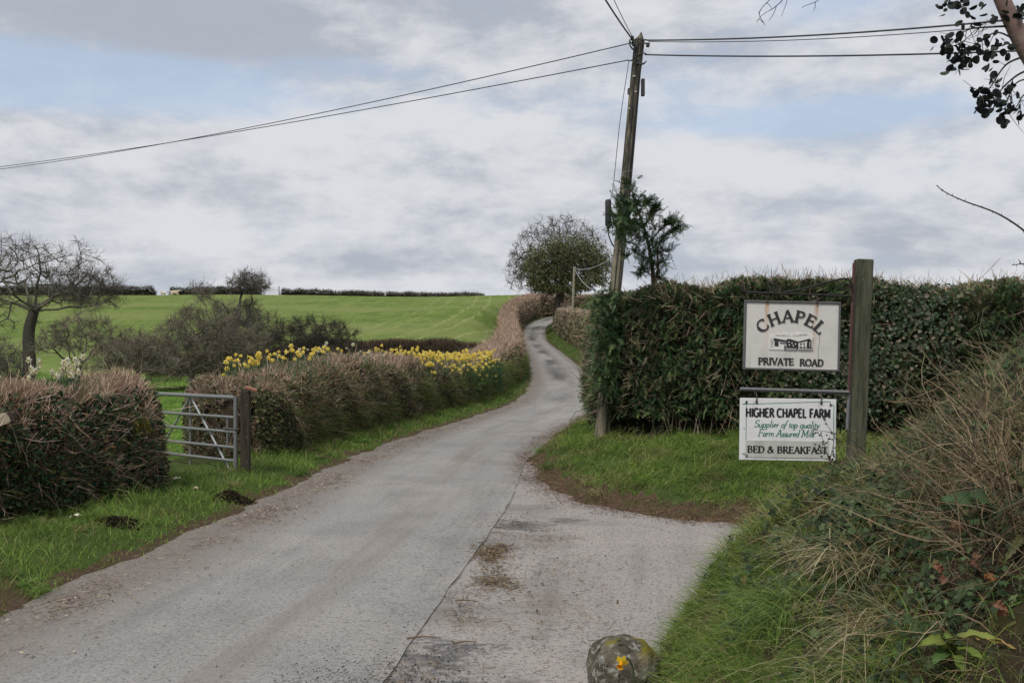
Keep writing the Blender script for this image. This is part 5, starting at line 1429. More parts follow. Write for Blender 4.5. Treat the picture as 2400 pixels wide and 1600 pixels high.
    P_([(1855, 781), (1858, 781), (1858, 799), (1852, 799), (1852, 786)], 1, ink)
    for x, y in ((1837, 788), (1844, 787), (1837, 795), (1845, 794)): P_([(x, y), (x + 3.4, y - .3), (x + 3.4, y + 3.6), (x, y + 4)], 1, ink)
    for x, y in ((1810, 784), (1817, 786), (1825, 788), (1811, 791), (1820, 792)): P_([(x, y), (x + 2.6, y + .2), (x + 2.6, y + 3), (x, y + 2.8)], 2.2, wh)
    P_([(1801, 793), (1804, 793), (1804, 803), (1801, 803)], 2.2, ink); P_([(1829, 793), (1832, 793), (1832, 803), (1829, 803)], 2.2, ink)
    for x0, x1 in ((1804, 1829), (1834, 1864)):
        for y in (796.5, 799.3, 802): P_([(x0, y), (x1, y + .1), (x1, y + 1.3), (x0, y + 1.2)], 3.4, ink if y != 799.3 else (.3, .29, .28))
    for k in range(70):                                                                # stippled hedges either side
        x, y = ((rng.uniform(1769, 1776), rng.uniform(776, 798)) if k % 2 else (rng.uniform(1860, 1866), rng.uniform(774, 800)))
        P_([(x, y), (x + .9, y + .2), (x + .8, y + 1), (x, y + .9)], 4.6 + (k % 5) * .2, (.1, .1, .1))
    put(g, 'farmhouse_picture', PLAIN, s)
    g = G(); tube(g, catmull(np.array([[(1880 - 1818) * K, -.0085, (771 - 762) * K], [(1881 - 1818) * K, -.0085, (771 - 785) * K], [(1878.5 - 1818) * K, -.0085, (771 - 800) * K], [(1879 - 1818) * K, -.0085, (771 - 822) * K]]), 5), .0011, (.07, .06, .055), 4); put(g, 'crack', PLAIN, s)
    for hx, up in ((-58, 0), (55, 0)):
        g = G(); x = hx * K; z = hh
        tube(g, np.array([[x, 0, z - .01], [x, 0, z + 10 * K], [x, .0, z + 14 * K]]), .004, (.05, .035, .03), 6)
        a = np.linspace(0, 2 * PI, 13); tube(g, np.stack([x + .009 * np.cos(a), np.full(13, -.004), z + 13 * K + .013 * np.sin(a)], 1), .003, (.05, .035, .03), 5, 0, False)
        ellipsoid(g, (x, -.018, z - .008), (.009, .006, .009), (.05, .03, .025), 0, 8, 6); put(g, 'hook', IRON, s)

    # ---- lower board
    ctr = W(1809, 986, .0); s = empty('farm_sign', ctr, 'lower white sign with green border, green italic lines and a bed and breakfast plate', 'sign')
    s.rotation_euler = (Matrix.Rotation(math.radians(.75), 4, 'Y') @ Matrix.Rotation(math.radians(-2), 4, 'Z')).to_euler()
    hw, hh = 109.5 * K, 71 * K
    g = G(); box(g, -hw, hw, -.006, .006, -hh, hh, (.8,) * 3, 0, None, .002)
    put(g, 'board', mat_board('white_board', (.70, .705, .715), [(-77 * K, .02, hh - .02, .10, (.55, .53, .48)), (72 * K, .02, hh - .02, .1, (.55, .53, .48)), (-66 * K, .01, -.105, .06, (.42, .38, .25)), (64 * K, .01, -.105, .06, (.4, .36, .24))]), s)
    MB = Matrix.Translation((0, -.0063, 0)); gr = (.012, .16, .085); L_ = lambda x, y: ((x - 1809) * K, (986 - y) * K)
    g = G(); e, nq = 5.5 * K, 9 * K
    X, Z = hw - e, hh - e
    path = []
    for sx, sz in ((-1, 1), (1, 1), (1, -1), (-1, -1)):
        q = [(sx * (X), sz * (Z - nq))] + [(sx * (X - nq * .25 * 0) - sx * nq * (.5 - .5 * math.cos(t)) * 1.0, sz * (Z - nq) + sz * nq * math.sin(t) * 0 + sz * nq * (1 - math.cos(t)) * .5) for t in np.linspace(.4, PI - .4, 5)] + [(sx * (X - nq), sz * Z)]
        # concave notch
        q = [(sx * X, sz * (Z - nq)), (sx * (X - nq * .35), sz * (Z - nq * .92)), (sx * (X - nq * .75), sz * (Z - nq * .72)), (sx * (X - nq * .92), sz * (Z - nq * .35)), (sx * (X - nq), sz * Z)]
        path += q if (sx * sz < 0) == False and sx < 0 or (sx > 0 and sz < 0) else q[::-1]
    path.append(path[0]); pp = np.array([[x, -.0068, z] for x, z in path])
    for a, b in zip(pp[:-1], pp[1:]):
        d = unit(b - a); nn = np.array([-d[2], 0, d[0]]) * .0019
        g.add([a + nn, b + nn, b - nn, a - nn], [[0, 1, 2, 3]], gr)
    put(g, 'border_line', PLAIN, s)
    g = G(); write(g, 'HIGHER CHAPEL FARM', CAPS, 193 * K, 20 * K, 0, (986 - 958) * K, .22, .20, .0012, MB, False, 0, None, (.022, .02, .026)); put(g, 'lettering', PLAIN, s)
    g = G(); write(g, 'Supplier of top quality', LOW, 149 * K, 16.5 * K, -3 * K, (986 - 981.5) * K, .15, .07, .0012, MB, True, .24, None, gr); put(g, 'lettering', PLAIN, s)
    g = G(); write(g, 'Farm Assured Milk', LOW, 129 * K, 16.5 * K, -4 * K, (986 - 1002) * K, .15, .07, .0012, MB, True, .24, None, gr); put(g, 'lettering', PLAIN, s)
    g = G(); box(g, -96 * K, 94 * K, -.010, -.0065, (986 - 1051) * K, (986 - 1011) * K, (.5, .505, .47), 0, None, .0015); o = put(g, 'plate', mat_board('greyed_plate', (.50, .51, .475), [(-66 * K, .05, (986 - 1013) * K, .08, (.36, .37, .34)), (62 * K, .05, (986 - 1013) * K, .08, (.36, .37, .34))]), s)
    g = G(); write(g, 'BED & BREAKFAST', CAPS, 182 * K, 15.5 * K, -1 * K, (986 - 1040) * K, .27, .11, .0012, Matrix.Translation((0, -.0102, 0)), True, 0, None, (.022, .022, .024))
    lt = g.build('lettering', PLAIN, o); lt.matrix_parent_inverse = Matrix.Identity(4)
    for x, y in ((1714, 924), (1905, 928), (1716, 1047), (1886, 1046), (1903, 1046), (1709, 984), (1744, 1030), (1874, 1033)):
        g = G(); u, z = L_(x, y); ellipsoid(g, (u, -.0095, z), (.0075, .005, .0075) if y not in (984,) else (.003, .004, .003), (.06, .06, .06) if y not in (1030, 1033) else (.02, .018, .016), 0, 8, 6); put(g, 'bolt', IRON, s)
    for hx in (-72, 75):
        g = G(); x = hx * K
        tube(g, np.array([[x, -.012, hh - 8 * K], [x, -.012, hh + 2 * K], [x, -.006, hh + 9 * K], [x, .0, hh + 13 * K]]), .0042, (.07, .07, .07), 6); ellipsoid(g, (x, -.012, hh - 8 * K), (.009, .006, .010), (.045, .045, .045), 0, 8, 6); put(g, 'hook', IRON, s)


# ------------------------------------------------------------------ flowers, grass and ground cover
def daffodil_mesh(g, outer, inner, h=.30, leafn=3, detail=6, head=.046):
    """one daffodil standing at the origin, facing -y"""
    gc = (.045, .10, .03)
    top = np.array([0, -.02, h])
    tube(g, np.array([[0, 0, -.08], [.005, .004, h * .6], [0, 0, h * .95], [0, -.012, h], top]), .0035, gc, 4)
    d = unit(np.array([0, -1, -.12])); a = np.array([1., 0, 0]); b = np.cross(d, a)
    for k in range(6):
        t = 2 * PI * k / 6 + .2; u = a * math.cos(t) + b * math.sin(t); w = np.cross(d, u)
        c = top + d * .004 * (k % 2)
        g.add([c, c + u * head * .45 + w * head * .34 - d * .004, c + u * head * 1.02 - d * .01, c + u * head * .45 - w * head * .34 - d * .004], [[0, 1, 2], [0, 2, 3]], np.array(outer) * (1 if k % 2 else .88), 1)
    ring = lambda q, rr: [top + d * q + (a * math.cos(2 * PI * k / 8) + b * math.sin(2 * PI * k / 8)) * rr * (1 + .08 * (k % 2)) for k in range(8)]
    v = ring(.002, head * .22) + ring(head * .5, head * .26) + ring(head * .72, head * .38)
    g.add(v, [[l * 8 + k, l * 8 + (k + 1) % 8, l * 8 + 8 + (k + 1) % 8, l * 8 + 8 + k] for l in range(2) for k in range(8)], inner, 1)
    g.add(v[:8], [list(range(8))], np.array(inner) * .8, 1)
    for k in range(leafn):
        t = rng.uniform(0, 2 * PI); p = np.array([[math.cos(t) * .015, math.sin(t) * .015, -.08]])
        blades(g, p, np.array([[math.cos(t) * .35, math.sin(t) * .35, 1.]]), h * rng.uniform(.95, 1.25), .014, rng.uniform(.1, .35), np.array([[.032, .085, .034]]) * rng.uniform(.8, 1.3), 4, 0)


def make_daffodils(H, NH):
    protos = {}
    for key, o_, i_ in (('y', (.90, .76, .20), (.88, .62, .07)), ('w', (.72, .70, .55), (.70, .62, .35))):
        lst = []
        for v in range(3):
            g = G(); daffodil_mesh(g, o_, i_, .24 + .03 * v, 3); me = g.build('daffodil', [LEAF, PETAL]); COL.objects.unlink(me); lst.append(me)
        protos[key] = lst

    def runs(yv): return np.interp(yv, H.P[:, 1], H.S)
    sets = [('y', 82, 15.0, 17.3, -.5, .3, .04, 'yellow daffodil in the near clump on the hedge top by the gatepost'),
            ('y', 24, 19.6, 21.2, -.65, -.1, .0, 'yellow daffodil in the small middle clump on the lane hedge'),
            ('w', 22, 18.6, 20.2, -.35, .45, .0, 'white daffodil in the cream clump among the yellow ones on the lane hedge'),
            ('y', 158, 22.8, 32.5, -.45, .62, .05, 'yellow daffodil in the long golden band along the lane hedge top'),
            ('y', 33, 26.5, 33, .6, .995, -.04, 'yellow daffodil tumbling down the lane side of the hedge')]
    gl = G()
    for key, n, y0, y1, u0, u1, dz, lab in sets:
        yy = rng.uniform(y0, y1, n); uu = rng.uniform(u0, u1, n)
        if key == 'y' and n == 82: yy = y0 + (y1 - y0) * rng.beta(1.6, 1.8, n)
        for i in range(n):
            p = H.top(runs(yy[i]), uu[i]); src = protos[key][rng.integers(3)]
            o = src.copy(); COL.objects.link(o)
            s = rng.uniform(.8, 1.05) * (1.0 if yy[i] < 22 else 1.12)
            o.location = (p[0] + rng.normal(0, .05), p[1] + rng.normal(0, .05), p[2] + dz - .05); o.rotation_euler = (rng.normal(0, .12), rng.normal(0, .12), rng.normal(.3, .9)); o.scale = (s, s, s * rng.uniform(.8, 1.05))
            tag(o, lab, 'daffodil', lab.replace('yellow daffodil', 'yellow daffodils').replace('white daffodil', 'white daffodils'))
        m = n * 7
        ly = rng.uniform(y0, y1, m); lu = rng.uniform(u0, u1 + .1, m)
        P = np.array([H.top(runs(a), min(b, .99)) for a, b in zip(ly, lu)]) + rng.normal(0, .06, (m, 3)) * [1, 1, .2]
        d = rdir(m) * .4; d[:, 2] += 1
        blades(gl, P - [0, 0, .06], d, rng.uniform(.15, .3, m), .014 * (ly / 18) ** .5, rng.uniform(.1, .5, m), pick([(.025, .075, .034), (.04, .1, .035), (.05, .09, .03)], [3, 2, 1], m), 3)
    # leafy streaks where more daffodils hang down the bank out of flower
    for y0, y1, m in ((26.4, 28.9, 420), (29.2, 31.2, 520), (31.2, 33.2, 760)):
        ly = rng.uniform(y0, y1, m); t = rng.random(m)
        i = np.clip(np.searchsorted(H.S, runs(ly)), 0, H.n - 1); j = np.searchsorted(H.th, PI * rng.uniform(.02, .36, m) ** 1.5)
        P = H.Gp[i, j] + rng.normal(0, .06, (m, 3)); d = rdir(m) * .3 + np.array([.35, -.35, .7])
        blades(gl, P, d, rng.uniform(.2, .38, m), .022, rng.uniform(.3, .8, m), pick([(.02, .06, .03), (.03, .08, .033), (.045, .1, .03)], [3, 2, 1.5], m), 3)
    # the many more flowers further along the band that nobody could tell apart
    gd = G(); pv = [[], []]
    for v in range(4):
        gg = G(); daffodil_mesh(gg, (.90, .76, .20), (.88, .62, .07), .25 + .02 * v, 2); off = 0; pv[0].append(gg)
    for i in range(440):
        y = rng.uniform(22.8, 33.2); u = rng.uniform(-.4, .75) if i % 6 or y < 27 else rng.uniform(.5, .99); p = H.top(runs(y), u) + rng.normal(0, .06, 3) * [1, 1, .3]; gg = pv[0][rng.integers(4)]
        a = rng.normal(.3, .9); c_, s_ = math.cos(a), math.sin(a); sc = rng.uniform(.9, 1.15); M3 = np.array([[c_, -s_, 0], [s_, c_, 0], [0, 0, 1]]) * sc
        V = np.concatenate(gg.v) @ M3.T + p - [0, 0, .04 + .05 * (u > .5)]; s0 = gd.n
        gd.v.append(V); gd.c.append(np.concatenate(gg.c)); gd.n += len(V)
        for f, m in gg.f: gd.f.append((f + s0, m))
    o = gd.build('daffodils', [LEAF, PETAL]); tag(o, 'mass of further yellow daffodils filling the far end of the golden band', 'daffodils', None, 'stuff')
    o = gl.build('daffodil_leaves', LEAF); tag(o, 'blue green daffodil leaves along the lane hedge top', 'leaves', None, 'stuff')
    # the white clump on the near hedge
    n = 44
    lab = 'white daffodil in the pale clump on top of the near left hedge'
    gl = G()
    for i in range(n):
        px = rng.choice([rng.uniform(40, 110), rng.uniform(100, 200), rng.uniform(135, 175)]); D = rng.uniform(9.6, 10.6)
        q = at(px, rng.uniform(835, 890) if px < 110 else rng.uniform(828, 868), D); o = protos['w'][rng.integers(3)].copy(); COL.objects.link(o)
        o.location = (q[0], q[1], q[2] - .26); s = rng.uniform(.6, .8); o.scale = (s, s, 1.0); o.rotation_euler = (rng.normal(0, .12), rng.normal(0, .12), rng.normal(.4, .8))
        tag(o, lab, 'daffodil', 'white daffodils on the near left hedge')
    m = 520
    P = np.array([at(rng.normal(150, 26), 915, rng.uniform(9.6, 10.5)) for _ in range(m)]); P[:, 2] = rng.uniform(.98, 1.12, m)
    d = rdir(m) * .35; d[:, 2] += 1
    blades(gl, P, d, rng.uniform(.22, .42, m), .011, rng.uniform(.1, .4, m), pick([(.022, .055, .024), (.035, .075, .03), (.05, .09, .04)], [3, 2, 1], m), 3)
    o = gl.build('daffodil_leaves', LEAF); tag(o, 'dark upright leaves of the white daffodil clump', 'leaves', None, 'stuff')
    # the single yellow one by the boulder
    r = empty('daffodil', at(1455, 1545, 4.15), 'single yellow daffodil drooping in front of the mossy boulder', 'daffodil')
    top = at(1428, 1520, 4.1); base = at(1462, 1575, 4.2); base[2] -= .05
    g = G(); tube(g, catmull(np.array([base, at(1455, 1540, 4.17), at(1444, 1513, 4.14), at(1434, 1513, 4.12), top]), 6), .0035, (.06, .1, .035), 6); g.build('stem', LEAF, r, True)
    g = G(); h = .032; d = unit(np.array([-.35, -.75, -.45])); a = unit(np.cross(d, [0, 0, 1.])); b = np.cross(d, a)
    for k in range(6):
        t = 2 * PI * k / 6; u = a * math.cos(t) + b * math.sin(t); w = np.cross(d, u); n_ = 6
        rim = [top + u * h * q + w * h * .33 * math.sin(PI * q ** .8) * sg - d * .012 * q + d * .004 * (k % 2) for sg in (1, -1) for q in np.linspace(0, 1, n_)]
        g.add(rim, [[q, q + 1, n_ + q + 1, n_ + q] for q in range(n_ - 1)], (.72, .52, .03))
    g.build('petals', PETAL, r)
    g = G(); R = lambda q, rr: [top + d * q + (a * math.cos(2 * PI * k / 14) + b * math.sin(2 * PI * k / 14)) * rr * (1 + .07 * (k % 2)) for k in range(14)]
    v = R(.002, .0075) + R(.013, .008) + R(.023, .010) + R(.028, .014)
    g.add(v, [[l * 14 + k, l * 14 + (k + 1) % 14, l * 14 + 14 + (k + 1) % 14, l * 14 + 14 + k] for l in range(3) for k in range(14)], (.78, .36, .01)); g.build('trumpet', PETAL, r)


def scatter(n, xr, yr, fn):
    """random ground points kept with probability fn(x, y, z, sd, dl, d1, d2)"""
    x = rng.uniform(*xr, n); y = rng.uniform(*yr, n)
    z, sd, dl, d1, d2 = gz(x, y, True)
    k = rng.random(n) < fn(x, y, z, sd, dl, d1, d2)
    return np.stack([x, y, z], 1)[k], sd[k], dl[k], d1[k], d2[k]


GREEN = [(.078, .135, .022), (.108, .178, .03), (.155, .22, .042), (.19, .22, .06), (.21, .19, .085), (.048, .09, .018)]
GREENP = [4, 4, 2.4, 1.0, .7, 2.5]


def tufts(g, m, xr, yr, fn, Lr):
    """separate tussocky tufts that break up the sward"""
    P, *_ = scatter(m * 14, xr, yr, fn); P = P[:m]
    for p in P:
        n = int(rng.integers(40, 90)); L0 = rng.uniform(*Lr); q = p + rng.normal(size=(n, 3)) * [.045, .045, .008]
        d = rdir(n) * .75 + np.array([0, -.15, 0]); d[:, 2] = np.abs(d[:, 2]) * .4 + .7
        t = rng.random(); base = np.array((.045, .085, .016) if t < .45 else (.09, .15, .03) if t < .8 else (.15, .14, .06))
        blades(g, q, d, L0 * rng.uniform(.55, 1.15, n), .006, rng.uniform(.5, 1.2, n), jit(base * VEG, n, .25), 4, 0, np.array(base) * VEG * 1.5)


def make_grass():
    # left verge
    g = G()
    P, sd, dl, d1, d2 = scatter(620000, (-6.5, 2), (3.5, 36), lambda x, y, z, s, l, a, b: (s < 0) * (l > .02) * (l < np.where(y < 12, 2.4, 1.35)) * sstep(.0, .35, l + .12 * vnoise(np.stack([x, y], 1), 3.)) * np.clip((7.5 / y) ** 1.1, 0, 1) * np.clip(.68 + .6 * vnoise(np.stack([x, y], 1), 2.9, 6.), .15, 1) * (~((x < -3.6) & (y > 11.2) & (l > 1.2) & (y > 14))))
    n = len(P); cl = vnoise(P, 1.3, 3.) + vnoise(P, 3.7, 1.) * .6
    c = pick(GREEN, GREENP, n, .25); c *= (1 + .34 * cl)[:, None]
    dry = (vnoise(P, .9, 8.) > .45) & (rng.random(n) < .5); c[dry] = pick([(.2, .17, .07), (.13, .13, .04)], [1, 1.4], int(dry.sum()))
    far = (np.maximum(P[:, 1], 6) / 7) ** .55
    L = rng.uniform(.06, .19, n) * (1 + .6 * cl) * (.35 + .65 * sstep(.1, .6, dl)) * far ** .4
    d = rdir(n) * .55; d[:, 2] += 1
    blades(g, P, d, np.maximum(L, .03), .0048 * far, rng.uniform(.2, .8, n), c, 2)
    tufts(g, 150, (-5.5, 0), (4.5, 20), lambda x, y, z, s, l, a, b: (s < 0) * (l > .15) * (l < np.where(y < 12, 2.2, 1.1)), (.09, .22))
    o = g.build('grass', GRASS); tag(o, 'short bright green grass of the left verge', 'grass', None, 'stuff')
    # field grass through the gate and in the orchard
    g = G()
    P, sd, dl, d1, d2 = scatter(120000, (-22, -2), (13, 46), lambda x, y, z, s, l, a, b: (l > 2.4) * (y < 43) * np.clip((16 / y) ** 1.6, 0, 1) * (x > -.55 * y - 1))
    n = len(P); cl = vnoise(P, .8, 5.); c = pick([(.07, .15, .022), (.1, .19, .03), (.14, .22, .045), (.05, .1, .018)], [4, 3, 1.5, 2], n) * (1 + .25 * cl)[:, None]
    d = rdir(n) * .6; d[:, 2] += 1
    blades(g, P, d, rng.uniform(.05, .13, n) * (P[:, 1] / 15) ** .3, .009 * (P[:, 1] / 15), rng.uniform(.2, .7, n), c, 2)
    o = g.build('grass', GRASS); tag(o, 'fresh green orchard grass behind the gate', 'grass', None, 'stuff')
    # bank under the conifer hedge: longer, combed tufts
    g = G()
    P, sd, dl, d1, d2 = scatter(260000, (.1, 8), (7.5, 22), lambda x, y, z, s, l, a, b: (s > 0) * (b < 0) * (l > .08) * (a > .05) * sstep(.0, .42, a + .15 * vnoise(np.stack([x, y], 1), 2.)) * np.clip((11 / y) ** 1.2, 0, 1) * np.clip(.62 + .7 * vnoise(np.stack([x, y], 1), 2.6, 4.), .12, 1) * (y < np.where(x > 1.4, 14.6 - (x - 2) * .26, 30)))
    n = len(P); cl = vnoise(P, 1.7, 9.) + .5 * vnoise(P, 4.1, 2.)
    c = pick(GREEN, [4, 4, 3, 1.6, 1.1, 2], n, .25) * (1 + .36 * cl)[:, None]
    dry = ((vnoise(P, 1.1, 4.) > .35) | (d1 < .45)) & (rng.random(n) < .5); c[dry] = pick([(.19, .16, .075), (.12, .12, .04), (.24, .2, .11)], [1.4, 2, .6], int(dry.sum()))
    d = rdir(n) * .5 + np.array([.1, -.35, 0]); d[:, 2] += .9
    blades(g, P, d, rng.uniform(.10, .28, n) * (1 + .6 * cl) * (.45 + .55 * sstep(.15, .7, d1)), .0062 * (P[:, 1] / 10) ** .6, rng.uniform(.3, 1., n), c, 3)
    tufts(g, 190, (.3, 6.5), (8, 15), lambda x, y, z, s, l, a, b: (s > 0) * (b < 0) * (l > .1) * (a > .18) * (y < np.where(x > 1.4, 14.2 - (x - 2) * .26, 16)), (.16, .36))
    o = g.build('grass', GRASS); tag(o, 'long combed grass on the bank below the conifer hedge', 'grass', None, 'stuff')
    # far verges of the climbing lane
    g = G()
    P, sd, dl, d1, d2 = scatter(90000, (-3, 9), (20, 120), lambda x, y, z, s, l, a, b: (l > .05) * (l < np.where(s > 0, 1.0, .8)) * ((s > 0) & (y > 22) | (y > 34)) * np.clip((30 / y), 0, 1))
    n = len(P); c = pick([(.06, .12, .02), (.09, .15, .03), (.12, .14, .045)], [3, 3, 1.5], n); d = rdir(n) * .5; d[:, 2] += 1
    blades(g, P, d, rng.uniform(.08, .2, n) * (P[:, 1] / 30) ** .4, .012 * (P[:, 1] / 30), rng.uniform(.2, .7, n), c, 2)
    o = g.build('grass', GRASS); tag(o, 'grass edging the climbing lane', 'grass', None, 'stuff')
    # the near right bank: green at the foot, rank and straw coloured above
    g = G()
    P, sd, dl, d1, d2 = scatter(190000, (.3, 4.6), (1.6, 7.2), lambda x, y, z, s, l, a, b: (b > -.02) * (x < .6 * y + .6) * np.where(b < .75, .9, .34) * np.where((x > .42 * y) , .45, 1) * np.clip((vnoise(np.stack([x, y], 1), 1.6, 2.) * .7 + .75), .1, 1))
    n = len(P); cl = vnoise(P, 2.1, 4.) + .5 * vnoise(P, 5., 2.); up = sstep(.35, 1.1, d2 + .3 * vnoise(P, 1.4, 6.))
    c = pick(GREEN, [4, 4, 2.6, 1.2, .6, 2], n, .25) * (1 + .25 * cl)[:, None]
    dry = rng.random(n) < (.12 + .55 * up); c[dry] = pick([(.29, .245, .135), (.19, .175, .065), (.38, .32, .21), (.13, .14, .045)], [2, 2, 1, 1.8], int(dry.sum()))
    low = rng.random(n) < .25; L = rng.uniform(.06, .2, n) * (1 + .45 * cl) * np.where(d2 < .3, 1.1, 1.15)
    d = rdir(n) * .55 + np.array([-.38, -.28, 0]); d[:, 2] += .85
    keep = rng.random(n) < np.where(up > .5, .62, 1); P, d, L, c = P[keep], d[keep], L[keep], c[keep]; n = len(P)
    blades(g, P, d, np.maximum(L, .04), .0038 * np.clip(P[:, 1] / 5, .7, 1.4), rng.uniform(.25, 1., n), c, 3)
    P, sd, dl, d1, d2 = scatter(16000, (.4, 3.6), (1.7, 7.0), lambda x, y, z, s, l, a, b: (b > .02) * (b < 1.2) * (x < .6 * y + .5) * np.clip(vnoise(np.stack([x, y], 1), 2.4, 1.) + .35, .02, 1) * .6)
    n = len(P); d = rdir(n) * .8 + np.array([-.3, -.3, 0]); d[:, 2] += .7
    blades(g, P, d, rng.uniform(.06, .2, n), rng.uniform(.005, .010, n), rng.uniform(.3, 1.2, n), pick([(.05, .10, .02), (.09, .14, .03), (.13, .13, .045), (.03, .06, .02)], [3, 2, 1.5, 3], n), 4)
    P, sd, dl, d1, d2 = scatter(60000, (1.2, 4.6), (3.0, 7.0), lambda x, y, z, s, l, a, b: (b > .5) * (x > .34 * y) * (x < .6 * y + .5) * (y > 3.6) * np.clip(vnoise(np.stack([x, y], 1), 1.9, 5.) * .8 + .55, .05, 1) * .42)
    n = len(P); d = rdir(n) * .6 + np.array([-.15, -.1, 0]); d[:, 2] += 1.
    blades(g, P, d, rng.uniform(.1, .30, n), .0044, rng.uniform(.2, .9, n), pick([(.25, .21, .12), (.16, .14, .07), (.36, .30, .19), (.11, .14, .04)], [3, 3, 1.3, 3], n), 3)
    o = g.build('grass', GRASS); tag(o, 'rank green and straw grass on the near right bank', 'grass', None, 'stuff')


def bank_pt(px, py, lift=0.0):
    """where a line of sight meets the near bank"""
    Y = np.linspace(1.6, 9, 700); P = np.array([at(px, py, y) for y in Y]); z = gz(P[:, 0], P[:, 1]); hit = P[:, 2] < z + lift
    if hit.any(): return P[np.argmax(hit)].copy()
    ok = (Y > 3.4) & (Y < 6.4)                                   # the line passes over the crest: stand on the crest itself
    k = np.where(ok)[0][np.argmin((P[:, 2] - z)[ok])]; k = min(k + int(rng.integers(0, 90)), 699); p = P[k].copy(); p[2] = gz(p[:1], p[1:2])[0]
    return p


